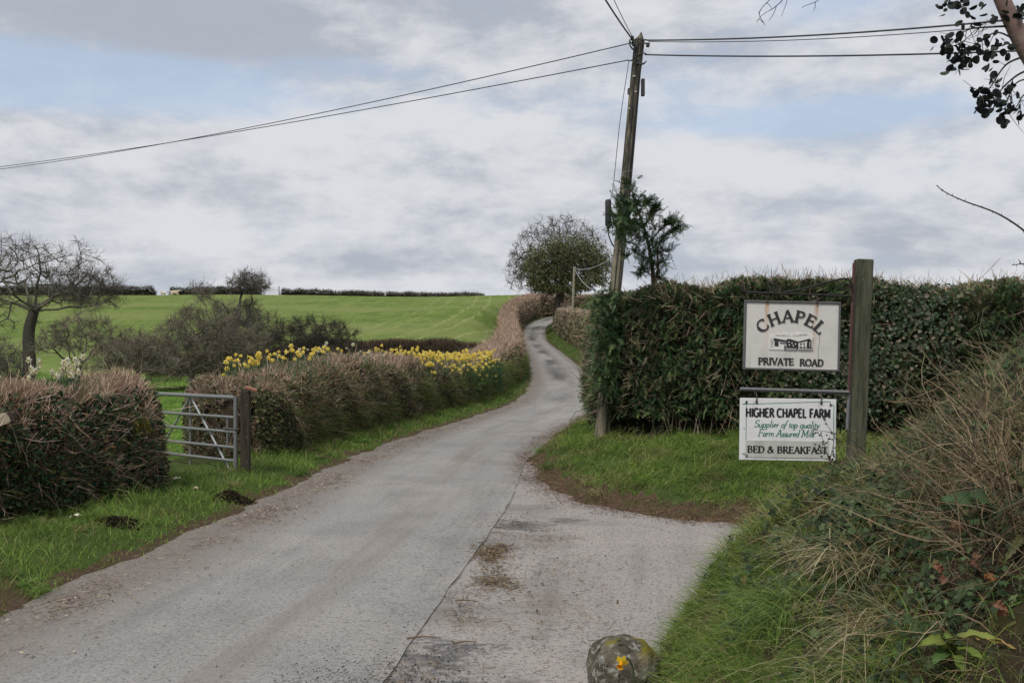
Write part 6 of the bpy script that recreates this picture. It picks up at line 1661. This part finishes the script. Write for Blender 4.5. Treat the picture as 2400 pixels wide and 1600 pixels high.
def make_bank_plants():
    # ivy sheet
    P, sd, dl, d1, d2 = scatter(84000, (.6, 4.4), (1.7, 6.9), lambda x, y, z, s, l, a, b: (b > .3) * sstep(.3, .95, b + .35 * vnoise(np.stack([x, y], 1), 1.7, 3.)) * (x < .58 * y + .5) * np.clip(.42 + vnoise(np.stack([x, y], 1), 2.6, 7.), .03, .75))
    n = len(P); e = .02
    nx = (gz(P[:, 0] + e, P[:, 1]) - gz(P[:, 0] - e, P[:, 1])) / (2 * e); ny = (gz(P[:, 0], P[:, 1] + e) - gz(P[:, 0], P[:, 1] - e)) / (2 * e)
    nr = unit(np.stack([-nx, -ny, np.ones(n)], 1))
    g = G(); ivy(g, P + nr * rng.uniform(.0, .09, (n, 1)), unit(nr + rdir(n) * .55 + np.array([-.25, -.45, .1])), rng.uniform(.018, .042, n) * np.clip(P[:, 1] / 3.6, .62, 1.15), pick([(.023, .036, .015), (.036, .052, .022), (.013, .021, .01), (.055, .075, .035), (.06, .05, .022)], [4, 3, 3.4, .8, .8], n, .35))
    o = g.build('ivy', IVY); tag(o, 'dark ivy creeping over the near right bank', 'ivy', None, 'stuff')
    # dead stalk tangle on the bank
    stems = [('bramble_bush', 'tall tangle of bare brown bramble stems at the right frame edge', 2215, 2440, 940, 1330, 360, (.25, .62), .0026, (.3, 1.3)),
             ('dead_stalk_clump', 'low thicket of straw coloured dead stalks around the sign post foot', 1985, 2300, 985, 1150, 360, (.08, .26), .0022, (.3, 1.2)),
             ('bramble_bush', 'sprawling thin bramble runners over the ivy on the lower bank', 1960, 2400, 1200, 1540, 70, (.2, .55), .0022, (-.1, .45))]
    for nm, lab, x0, x1, y0, y1, n, Lr, rad, upr in stems:
        g = G(); first = None
        for i in range(n):
            b = bank_pt(rng.uniform(x0, x1), rng.uniform(y0, y1)); b[2] -= .03
            if first is None: first = b
            L = rng.uniform(*Lr); d = rdir(1)[0]; d[2] = rng.uniform(*upr); d[0] -= .05; d = unit(d)
            pts = [b]; k = 7
            for s in range(k):
                d = unit(d + rng.normal(0, .16, 3) + np.array([0, 0, -.09 if upr[1] < .6 else -.04])); pts.append(pts[-1] + d * L / k)
            c = np.array([(.12, .088, .056), (.2, .15, .09), (.075, .054, .038), (.29, .225, .14), (.13, .13, .08)][rng.integers(5)]) * rng.uniform(.75, 1.2)
            tube(g, np.array(pts), np.linspace(rad * rng.uniform(.6, 1.35), rad * .35, k + 1), c, 5, 0, False)
            for s in range(rng.integers(2, 6)):
                q = pts[rng.integers(2, k)]; dv = unit(rdir(1)[0] + d * .6); l2 = L * rng.uniform(.12, .4); mid = q + dv * l2 * .5 + rng.normal(0, .015, 3)
                tube(g, np.array([q, mid, mid + unit(dv + rng.normal(0, .3, 3)) * l2 * .5]), np.array([rad * .45, rad * .35, rad * .2]), c * rng.uniform(.8, 1.2), 4, 0, False)
        o = g.build(nm, TWIG); o.data.transform(Matrix.Translation(-Vector(first))); o.location = first; tag(o, lab, 'bush')
    # heavier broken stems
    g = G()
    for pts, rr in (((2228, 1075), (2215, 1000), (2203, 905), 0.0), .011), (((2330, 1120), (2300, 1020), (2275, 930), (2262, 850)), .012), (((2352, 1260), (2325, 1180), (2300, 1110), (2285, 1075)), .014), (((2320, 960), (2305, 880), (2290, 830)), .012):
        pts = [p for p in pts if isinstance(p, tuple)]; Dd = 4.6
        tube(g, catmull(np.array([at(p[0], p[1], Dd + .1 * i) for i, p in enumerate(pts)]), 6), np.linspace(rr, rr * .55, (len(pts) - 1) * 6 + 1), np.array((.27, .19, .125)) * rng.uniform(.7, 1.15), 7)
    b = at(2300, 1110, 4.6); o = g.build('broken_stems', BARK); o.data.transform(Matrix.Translation(-Vector(b))); o.location = b; tag(o, 'thick snapped brown stems standing out of the bramble tangle', 'stems')
    # the long thorny shoots against the sky
    for lab, ps in (('single thorny bramble shoot arching against the sky on the right', [(2420, 640), (2385, 570), (2352, 530), (2290, 490), (2215, 462), (2172, 442), (2151, 426)]), ('short forked twig tip against the sky low on the right edge', [(2420, 640), (2375, 610), (2350, 606), (2324, 609)])):
        g = G(); D_ = 4.9; b0 = bank_pt(2330, 1000); pts = catmull(np.array([b0, at(2440, 800, D_)] + [at(x, y, D_) for x, y in ps]), 7)
        tube(g, pts, np.linspace(.008, .0018, len(pts)), (.06, .045, .04), 6)
        for k in range(16, len(pts) - 1, 2):
            tube(g, np.array([pts[k], pts[k] + np.array([rng.normal(0, .006), 0, .013 * (1 if k % 4 else -1)])]), np.array([.002, .0006]), (.06, .045, .04), 4)
        if len(ps) < 6:
            tube(g, np.array([at(2345, 606, D_), at(2343, 600, D_), at(2338, 596, D_)]), np.array([.002, .002, .001]), (.06, .045, .04), 5)
        o = g.build('bramble_shoot', TWIG); o.data.transform(Matrix.Translation(-Vector(b0))); o.location = b0; tag(o, lab, 'bramble shoot', 'long shoots against the sky')
    # seed-head stalk in front of the lower sign
    b0 = bank_pt(1915, 1130); r = empty('seedhead_stalk', b0, 'dry branching seed head stalk across the lower right of the farm sign', 'plant')
    g = G(); gh = g; D_ = 5.9
    for ps in ([(1915, 1110), (1905, 1060), (1893, 1020), (1886, 1000), (1870, 990)], [(1905, 1060), (1912, 1030), (1918, 1000)], [(1893, 1020), (1902, 1012), (1906, 1000)], [(1899, 1040), (1885, 1030), (1882, 1018)], [(1910, 1085), (1918, 1060), (1916, 1040)], [(1952, 1100), (1925, 1020), (1900, 975), (1890, 960)], [(1990, 1040), (1940, 1000), (1890, 990), (1862, 985)]):
        pts = catmull(np.array([at(x, y, D_) for x, y in ps]), 5); tube(g, pts, np.linspace(.0026, .0012, len(pts)), (.06, .045, .035), 5)
        for k in range(2, len(pts), 2):
            q = pts[k] + rng.normal(0, .008, 3); ellipsoid(gh, q, (.006, .006, .005), (.05, .04, .03), 0, 6, 4)
    p0 = at(1914, 1060, D_); tube(g, np.array([b0 - [0, 0, .03], at(1915, 1110, D_)]), .0026, (.06, .045, .035), 5)
    for k in range(46): q = p0 + rng.normal(size=3) * [.022, .02, .022]; ellipsoid(gh, q, (.005, .005, .005), (.05, .04, .03), 0, 5, 4)
    g.build('stalk', TWIG, r)
    # arching grass tussocks
    for i, (px, py, n, lab) in enumerate(((1955, 1290, 170, 'straw coloured arching grass tussock high on the near bank above the ivy'), (2040, 1445, 190, 'drooping pale grass tussock in the middle of the ivy'), (1880, 1270, 110, 'thin bleached grass tussock at the crest of the near bank'), (1960, 1545, 90, 'small dry grass tussock at the bottom of the bank'), (1800, 1400, 150, 'fresh green grass tussock hanging over the side road'))):
        b = bank_pt(px, py); n = int(n * 1.35); g = G(); P = b + rng.normal(size=(n, 3)) * [.07, .07, .015]; d = rdir(n) * .75 + np.array([-.35, -.4, 0]); d[:, 2] = np.abs(d[:, 2]) * .5 + .75
        green = i == 4; base = pick([(.07, .10, .028), (.12, .12, .045), (.2, .165, .085)] if not green else [(.05, .11, .02), (.09, .15, .03), (.12, .17, .045)], [2, 2, 3], n); tip = pick([(.42, .35, .24), (.32, .26, .16), (.2, .17, .09)] if not green else [(.12, .17, .05), (.09, .14, .03)], [2, 3, 2] if not green else [1, 1], n)
        blades(g, P, d, rng.uniform(.10, .32, n), rng.uniform(.004, .0075, n), rng.uniform(.6, 1.25, n), base, 6, 0, tip)
        o = g.build('grass_tussock', GRASS); o.data.transform(Matrix.Translation(-Vector(b))); o.location = b; tag(o, lab, 'grass tussock', 'grass tussocks on the near bank')
    # strap ferns at the bottom
    def strap(g, p, d, up, L, W, col, wav=.0, n=14, ribs=False):
        d = unit(np.array(d, float)); sd = unit(np.cross(d, up)); upv = np.cross(sd, d); L0 = []; R0 = []; C0 = []
        for k in range(n):
            t = k / (n - 1); c = p + d * L * t + upv * L * (.28 * math.sin(t * 2.2) - .34 * t * t); w = W * math.sin(PI * min(1, t * .9 + .1)) ** .6 * (1 if t < .95 else .5)
            wv = upv * wav * math.sin(k * 2.1)
            tooth = .55 if (ribs and k % 2) else 1
            L0.append(c + sd * w * tooth + wv); R0.append(c - sd * w * tooth - wv * .7); C0.append(c - upv * .004)
        v = L0 + C0 + R0; f = [[a * n + k, a * n + k + 1, (a + 1) * n + k + 1, (a + 1) * n + k] for a in (0, 1) for k in range(n - 1)]
        cc = np.tile(np.array(col), (3 * n, 1)); cc[n:2 * n] *= 1.35; g.add(v, f, cc)
    b = bank_pt(2165, 1530); r = empty('strap_fern', b, 'yellow green strap leaved fern at the bottom right of the ivy bank', 'fern')
    for tgt, L, W, col, rb in (((2080, 1500), .20, .021, (.15, .19, .035), 0), ((2150, 1478), .18, .02, (.13, .18, .035), 0), ((2255, 1500), .22, .018, (.17, .2, .04), 0), ((2235, 1545), .17, .02, (.12, .17, .03), 0), ((2190, 1580), .15, .02, (.1, .15, .03), 0), ((2110, 1560), .17, .02, (.06, .11, .03), 0), ((2265, 1522), .25, .017, (.33, .22, .08), 1)):
        g = G(); e = at(tgt[0], tgt[1], b[1] - .12); dv = e - b; strap(g, b + [0, -.02, .03], dv + np.array([0, -.06, .05]), np.array([0, -.6, .8]), L, W, col, .006, 22 if rb else 14, bool(rb)); g.build('frond', LEAF, r, not rb)
    b = bank_pt(2290, 1200); r = empty('dock_plant', b, 'plant with a few broad dull green leaves among the brambles', 'plant')
    for tgt, L, W in (((2175, 1140), .2, .03), ((2235, 1130), .16, .036), ((2225, 1195), .12, .03)):
        g = G(); e = at(tgt[0], tgt[1], b[1] - .15); strap(g, b + (e - b) * .35, e - b, np.array([0.1, -.7, .7]), L, W, (.05, .09, .036), .003); g.build('leaf', LEAF, r, True)
        g = G(); tube(g, np.array([b, b + (e - b) * .36]), .003, (.08, .12, .05), 5); g.build('stalk', LEAF, r)
    b = bank_pt(2350, 1230); r = empty('strap_fern', b, 'dark ribbed fern frond at the right edge under the brambles', 'fern')
    for tgt, L, W in (((2345, 1120), .26, .022), ((2320, 1270), .18, .018)):
        g = G(); e = at(tgt[0], tgt[1], b[1] - .1); strap(g, b, e - b, np.array([0, -.7, .7]), L, W, (.08, .085, .03), .002, 24, True); g.build('frond', LEAF, r)
    # rust coloured fallen leaves caught in the ivy
    pl = ((2175, 1318, (.24, .10, .06), 'reddish'), (2268, 1320, (.32, .14, .045), 'orange'), (2240, 1285, (.2, .1, .055), 'narrow brown'), (1965, 1425, (.2, .06, .035), 'small dark red'), (2200, 1200, (.33, .17, .09), 'pale tan'), (2010, 1010, (.32, .2, .12), 'buff'), (2305, 1390, (.22, .1, .05), 'dull brown'))
    where = ('caught in the ivy above the upper fern', 'lodged among the brambles on the right', 'caught upright in the ivy', 'on the ivy near the bank middle', 'by the broad green leaves', 'in the stalks right of the sign post', 'low on the right edge of the bank')
    for (px, py, c, adj), wh in zip(pl, where):
        b = bank_pt(px, py, .09); g = G()
        for k in range(2):
            a = unit(rdir(1)[0] + [-.2, -.2, 0]); strap(g, b + rng.normal(0, .008, 3), a, unit(np.array([-.3, -.7, .5]) + rng.normal(0, .3, 3)), .038, .013, np.array(c) * rng.uniform(.45, .75), .006, 9)
        o = g.build('fallen_leaf', LEAF); o.data.transform(Matrix.Translation(-Vector(b))); o.location = b; tag(o, adj + ' curled dead leaf ' + wh, 'dead leaf', 'dead leaves on the near bank')
    # boulder at the foot of the bank
    c = np.array([.53, 4.75, .10]); me = bpy.data.meshes.new('boulder'); o = bpy.data.objects.new('boulder', me); COL.objects.link(o)
    import bmesh
    bm = bmesh.new(); bmesh.ops.create_icosphere(bm, subdivisions=5, radius=1.0)
    for v in bm.verts:
        q = v.co.copy(); f = 1 + .10 * mnoise.noise(q * 1.3 + Vector((3, 1, 2))) + .075 * mnoise.noise(q * 3.2) + .022 * mnoise.noise(q * 9) + .012 * mnoise.noise(q * 23)
        sq = lambda t: math.copysign(abs(t) ** .92, t)
        v.co = Vector((sq(q.x) * .172 * f, sq(q.y) * .17 * f, sq(q.z) * .185 * f))
    bm.to_mesh(me); bm.free()
    for p in me.polygons: p.use_smooth = True
    me.materials.append(mat_boulder()); o.location = c; o.rotation_euler = (0, .12, .4); tag(o, 'rounded lichen grey boulder with yellow moss at the foot of the near bank', 'boulder')


def make_litter():
    # twig and leaf litter washed to the road edges
    g = G()
    P, sd, dl, d1, d2 = scatter(300000, (-4.2, 1.6), (4.2, 34), lambda x, y, z, s, l, a, b: (s < 0) * np.exp(-((l + .16) / .3) ** 2) * .7 * np.clip((8 / y) ** 1.3, 0, 1) * np.clip(.5 + vnoise(np.stack([x, y], 1), 1.1, 3.), .05, 1))
    Q, *_ = scatter(150000, (-.2, 5), (7.5, 24), lambda x, y, z, s, l, a, b: (s > 0) * (b < 0) * np.exp(-((a - .1) / .26) ** 2) * 1.0 * np.clip((10 / y) ** 1.2, 0, 1))
    T = np.concatenate([np.array([x, y, 0.]) + rng.normal(size=(n_, 3)) * [sx, sy, 0] for x, y, sx, sy, n_ in ((-.17, 8.0, .09, .2, 420), (-.08, 8.25, .05, .1, 90), (-.14, 7.45, .07, .14, 120), (-.12, 7.02, .08, .16, 260), (.02, 6.85, .06, .1, 70), (.25, 8.7, .2, .25, 110), (.3, 7.4, .3, .4, 130), (.2, 6.2, .3, .4, 130), (-.3, 6.3, .06, .3, 90), (-.45, 5.0, .16, .2, 120), (-.1, 9.3, .2, .25, 120))])
    R, rs, *_ = scatter(90000, (-1.4, 2.4), (3.6, 11), lambda x, y, z, s, l, a, b: (l > .02) * (a < -.1) * (b < -.05) * .07 * np.exp(-np.maximum(l - .05, 0) / .55) * np.clip(vnoise(np.stack([x, y], 1), 1.5, 6.) * 1.4 + .3, .02, 1))
    for X, cols, pr in ((P, [(.2, .15, .105), (.12, .085, .06), (.3, .24, .17), (.38, .32, .24), (.07, .05, .035)], [4, 4, 2, .7, 3]), (Q, [(.17, .105, .07), (.1, .065, .045), (.25, .17, .12), (.055, .04, .03)], [4, 4, 1.5, 3]), (R, [(.12, .09, .055), (.16, .115, .07), (.07, .055, .04)], [3, 2, 2]), (T, [(.10, .07, .04), (.17, .125, .07), (.05, .038, .026)], [3, 2, 2])):
        n = len(X); X = X.copy(); X[:, 2] = np.maximum(X[:, 2], .0) + .03 * (X is P) + .006
        onr = np.abs(lane_sd(X[:, 0], X[:, 1])[0]) < HW; X[:, 2] = np.where(onr, .036, np.maximum(X[:, 2], .008))
        half = rng.random(n) < .5; d = rdir(n); d[:, 2] *= .15; d = unit(d); c = pick(cols, pr, n, .3)
        leaves(g, X[half], d[half], unit(rdir(int(half.sum())) * .5 + [0, 0, 1]), rng.uniform(.012, .04, int(half.sum())), rng.uniform(.006, .018, int(half.sum())), c[half], 0, .3)
        h2 = ~half; L = rng.uniform(.02, .1, int(h2.sum()))[:, None]; seg_tubes(g, X[h2], X[h2] + d[h2] * L, .0016, .0011, c[h2])
    o = g.build('leaf_litter', TWIG); tag(o, 'brown leaf and twig litter washed along the road edges', 'litter', None, 'stuff')
    # loose dark chippings
    g = G()
    P, sd, dl, d1, d2 = scatter(200000, (-2.6, .6), (3.9, 11), lambda x, y, z, s, l, a, b: (b < -.05) * (a < -.05) * (.004 * np.exp(-((l + .1) / .5) ** 2) + .22 * np.exp(-((x + .72 - .2 * (y - 4.8)) / .42) ** 2 - ((y - 4.75) / .4) ** 2) + .0004))
    n = len(P); P[:, 2] = np.where(np.abs(sd) < HW, .03, .004); s = rng.uniform(.0025, .007, n)[:, None]; c = pick([(.05, .048, .046), (.09, .085, .08), (.03, .03, .03)], [3, 1.5, 2], n)
    oc = np.array([[1, 0, 0], [0, 1, 0], [-1, 0, 0], [0, -1, 0], [0, 0, .9], [0, 0, -.4]], float)
    a = rng.uniform(0, 6.28, n); rot = np.stack([np.cos(a), np.sin(a)], 1)
    v = np.empty((n, 6, 3))
    for k in range(6):
        x, y, z = oc[k]; j = rng.uniform(.7, 1.25, (n, 1)); v[:, k] = P + s * j * np.stack([rot[:, 0] * x - rot[:, 1] * y, rot[:, 1] * x + rot[:, 0] * y, np.full(n, z)], 1)
    f = np.array([[0, 1, 4], [1, 2, 4], [2, 3, 4], [3, 0, 4], [1, 0, 5], [2, 1, 5], [3, 2, 5], [0, 3, 5]])
    F_ = (f[None] + (np.arange(n) * 6)[:, None, None]).reshape(-1, 3); g.add(v.reshape(-1, 3), F_, np.repeat(c, 6, 0))
    o = g.build('loose_chippings', TWIG); tag(o, 'loose dark chippings scattered by the road joint', 'chippings', None, 'stuff')
    # sticks lying on the tarmac
    g0 = 'sticks lying on the road joint'
    for x0, y0, x1, y1, lab in ((935, 1481, 1000, 1478, 'longest pale stick lying across the road joint'), (1045, 1392, 1098, 1394, 'dark stick across the joint above the long one'), (1040, 1493, 1095, 1489, 'pale stick right of the joint below the long one')):
        f_ = lambda x, y: at(x, y, CAMZ * F / (y - HY)); a, b = f_(x0, y0), f_(x1, y1); a[2] = b[2] = .038
        g = G(); tube(g, catmull(np.array([a, (a + b) / 2 + [0, .012, .004], b]), 5), np.linspace(.006, .003, 11), (.15, .105, .065), 6); o = g.build('stick', TWIG); o.data.transform(Matrix.Translation(-Vector(a))); o.location = a; tag(o, lab, 'stick', g0)
    # earth scrapes on the verge
    for px, py, w, h, lab in ((530, 1138, .21, .07, 'dark crumbly heap of earth at the verge edge below the gate'), (272, 1208, .15, .012, 'shallow bare scrape of dark earth in the left verge')):
        Y = 1.55 * F / (py - HY); b = at(px, py, Y); b[2] = float(gz(np.array([b[0]]), np.array([Y]))[0]); g = G(); n = 2600
        q = rng.normal(size=(n, 2)) * [w * .36, w * .24]; r2 = (q[:, 0] / w) ** 2 + (q[:, 1] / (w * .6)) ** 2; P = np.stack([b[0] + q[:, 0], b[1] + q[:, 1], np.zeros(n)], 1); zz = gz(P[:, 0], P[:, 1])
        P[:, 2] = zz + h * np.exp(-r2 * 4) * (1 + .5 * vnoise(P, 9, 2.)) + .02
        leaves(g, P, rdir(n), unit(rdir(n) + [0, 0, .6]), rng.uniform(.02, .05, n), rng.uniform(.02, .04, n), pick([(.035, .026, .018), (.055, .042, .03), (.02, .016, .012), (.09, .07, .05)], [3, 2, 2, .7], n), 0, .35)
        o = g.build('earth_heap', EARTH); o.data.transform(Matrix.Translation(-Vector(b))); o.location = b; tag(o, lab, 'earth')
    # pale scraps in the grass
    for px, py, c, lab in ((172, 1195, (.6, .56, .46), 'crumpled cream paper scrap in the left verge grass'), (405, 1121, (.55, .5, .42), 'small pale scrap below the end of the near hedge'), (447, 1130, (.4, .34, .26), 'buff dead leaf in the grass below the gate')):
        Y = 1.5 * F / (py - HY); b = at(px, py, Y); b[2] = float(gz(np.array([b[0]]), np.array([Y]))[0]) + .07; v = [b + np.array([x * .032 + rng.normal(0, .006), y * .032 + rng.normal(0, .006), rng.normal(0, .012)]) for y in (-1, -.3, .4, 1) for x in (-1, -.2, .5, 1)]
        g = G().add(v, [[r * 4 + k, r * 4 + k + 1, r * 4 + k + 5, r * 4 + k + 4] for r in range(3) for k in range(3)], c); o = g.build('scrap', PLAIN); o.data.transform(Matrix.Translation(-Vector(b))); o.location = b; tag(o, lab, 'scrap', 'pale scraps in the left verge')


# ------------------------------------------------------------------ sky, sun, camera
SUN_EL, SUN_AZ = 54, -150          # degrees; azimuth from +Y towards +X


def make_world():
    w = bpy.data.worlds.new('World'); scene.world = w; w.use_nodes = True
    k = NT.__new__(NT); k.t = w.node_tree; k.t.nodes.clear()
    out = k.t.nodes.new('ShaderNodeOutputWorld')
    tc = k.n('ShaderNodeTexCoord').outputs['Generated']
    sky = k.n('ShaderNodeTexSky', sky_type='NISHITA', sun_disc=False, sun_elevation=math.radians(SUN_EL), sun_rotation=math.radians(SUN_AZ), air_density=1.0, dust_density=1.5, ozone_density=1.0)
    sp = k.n('ShaderNodeSeparateXYZ'); k.t.links.new(tc, sp.inputs[0]); x, y, z = sp.outputs
    az = k.math('ARCTAN2', x, y); el = k.math('ARCSINE', k.math('MINIMUM', z, 1.0))
    # cloud deck seen in perspective: flat coordinates a little above the head
    h = k.math('ADD', k.math('MAXIMUM', z, 0.0), 0.16)
    cv = k.n('ShaderNodeCombineXYZ'); k.t.links.new(k.math('DIVIDE', x, h), cv.inputs[0]); k.t.links.new(k.math('DIVIDE', y, h), cv.inputs[1])
    p = cv.outputs[0]
    n1 = k.noise(k.scale(p, (0.7, 0.95, 1)), 1.0, 8, .56, .25)
    n2 = k.noise(k.scale(p, (1.5, 3.0, 1)), 1.0, 6, .55, .2)
    wv = k.n('ShaderNodeCombineXYZ'); k.t.links.new(k.math('MULTIPLY', az, 2.4), wv.inputs[0]); k.t.links.new(k.math('MULTIPLY', el, 5.4), wv.inputs[1])
    n3 = k.noise(wv.outputs[0], 3.2, 12, .64, .12)

    def blob(px, py, sx, sy, amp, acc):
        a0 = math.atan((px - CX) / F); e0 = math.atan((HY - py) / F)
        u = k.math('DIVIDE', k.math('SUBTRACT', az, a0), sx / F); v = k.math('DIVIDE', k.math('SUBTRACT', el, e0), sy / F)
        q = k.math('EXPONENT', k.math('MULTIPLY', k.math('ADD', k.math('MULTIPLY', u, u), k.math('MULTIPLY', v, v)), -1.0))
        q = k.math('MULTIPLY', q, amp)
        return q if acc is None else k.math('ADD', acc, q)
    blue = None
    for a in ((60, 215, 380, 55, 1.1), (430, 240, 260, 45, .9), (480, 190, 150, 30, .5), (1250, 250, 300, 60, .2), (1850, 240, 380, 70, .2), (1990, 290, 360, 42, .8), (1900, 40, 170, 50, .8), (1690, 300, 160, 30, .6), (800, 160, 200, 30, .5), (-200, 260, 200, 60, .7), (520, 10, 160, 16, .4), (1560, 200, 120, 60, .35), (60, 290, 240, 30, .45)):
        blue = blob(*a, blue)
    dark = None
    for a in ((250, 85, 420, 90, 1.5), (700, 150, 260, 50, .5), (950, 30, 500, 50, .5), (1750, 60, 200, 60, .15), (1620, 130, 260, 60, .45), (2250, 180, 200, 60, .3), (1000, 610, 700, 26, .35), (560, 470, 300, 22, .3), (1700, 480, 260, 20, .3), (1250, 540, 260, 18, .3), (300, 590, 260, 18, .25), (2100, 620, 300, 20, .3), (1150, 400, 200, 30, .2), (420, 340, 330, 30, .25), (1900, 590, 350, 40, .3), (2200, 520, 260, 40, .25)):
        dark = blob(*a, dark)
    light = None
    for a in ((620, 300, 330, 60, .8), (1050, 330, 330, 90, .5), (1950, 400, 420, 60, .9), (650, 540, 300, 40, .55), (1750, 20, 120, 40, .4), (1000, 60, 400, 60, .3), (200, 380, 200, 40, .3), (1100, 650, 500, 24, .5)):
        light = blob(*a, light)
    mix1 = k.math('ADD', k.math('MULTIPLY', n1, .5), k.math('MULTIPLY', n3, .5))
    bm = k.ramp(k.math('ADD', blue, k.math('MULTIPLY_ADD', mix1, -3.6, 1.9)), .1, 1.15)
    tone = k.math('ADD', k.math('MULTIPLY_ADD', k.math('ADD', k.math('MULTIPLY', n2, .25), k.math('MULTIPLY', n3, .95)), 2.9, -1.12), k.math('SUBTRACT', k.math('MULTIPLY', light, .36), k.math('MULTIPLY', dark, .55)))
    cl = k.mix(k.ramp(tone, .02, .95), (3.15, 3.4, 3.9, 1), (5.2, 5.3, 5.55, 1))
    # thin veil over the blue
    bl = k.mix(0.66, sky.outputs[0], (4.0, 4.75, 5.95, 1))
    c = k.mix(k.math('MULTIPLY', bm, .78), cl, bl)
    bg = k.n('ShaderNodeBackground', i_Strength=0.1); k.t.links.new(c, bg.inputs[0])
    k.t.links.new(bg.outputs[0], out.inputs[0])
    L = bpy.data.lights.new('sun', 'SUN'); L.energy = 1.85; L.angle = math.radians(10); L.color = (1, .955, .89)
    o = bpy.data.objects.new('sun', L); COL.objects.link(o)
    d = Vector((math.sin(math.radians(SUN_AZ)) * math.cos(math.radians(SUN_EL)), math.cos(math.radians(SUN_AZ)) * math.cos(math.radians(SUN_EL)), math.sin(math.radians(SUN_EL))))
    o.rotation_euler = (-d).to_track_quat('-Z', 'Y').to_euler(); o.location = d * 50


def make_camera():
    c = bpy.data.cameras.new('camera'); o = bpy.data.objects.new('camera', c); COL.objects.link(o)
    c.sensor_fit = 'HORIZONTAL'; c.sensor_width = 36; c.lens = 36 * F / 2352; c.shift_y = (HY - 784) / 2352
    c.clip_start = .05; c.clip_end = 3000
    o.location = (0, 0, CAMZ); o.rotation_euler = (PI / 2, 0, 0); scene.camera = o


make_camera(); make_world(); make_ground(); make_roads()
LH = make_lane_hedge(); NHD = make_near_hedge(); make_cross_hedge(); make_upper_right_hedge(); make_conifer_hedge(); make_crest_hedges()
make_trees(); make_cypress(); make_overhang()
make_pole(); make_cables(); make_small_pole(); make_gate(); make_far_gate(); make_sheep(); make_signs()
make_daffodils(LH, NHD); make_grass(); make_bank_plants(); make_litter()
vs = scene.view_settings; vs.view_transform = 'Standard'; vs.look = 'None'; vs.exposure = 0.45; vs.gamma = 1.0; vs.use_curve_mapping = False
scene.render.engine = 'CYCLES'
scene.cycles.max_bounces = 6; scene.cycles.diffuse_bounces = 3; scene.cycles.transparent_max_bounces = 4
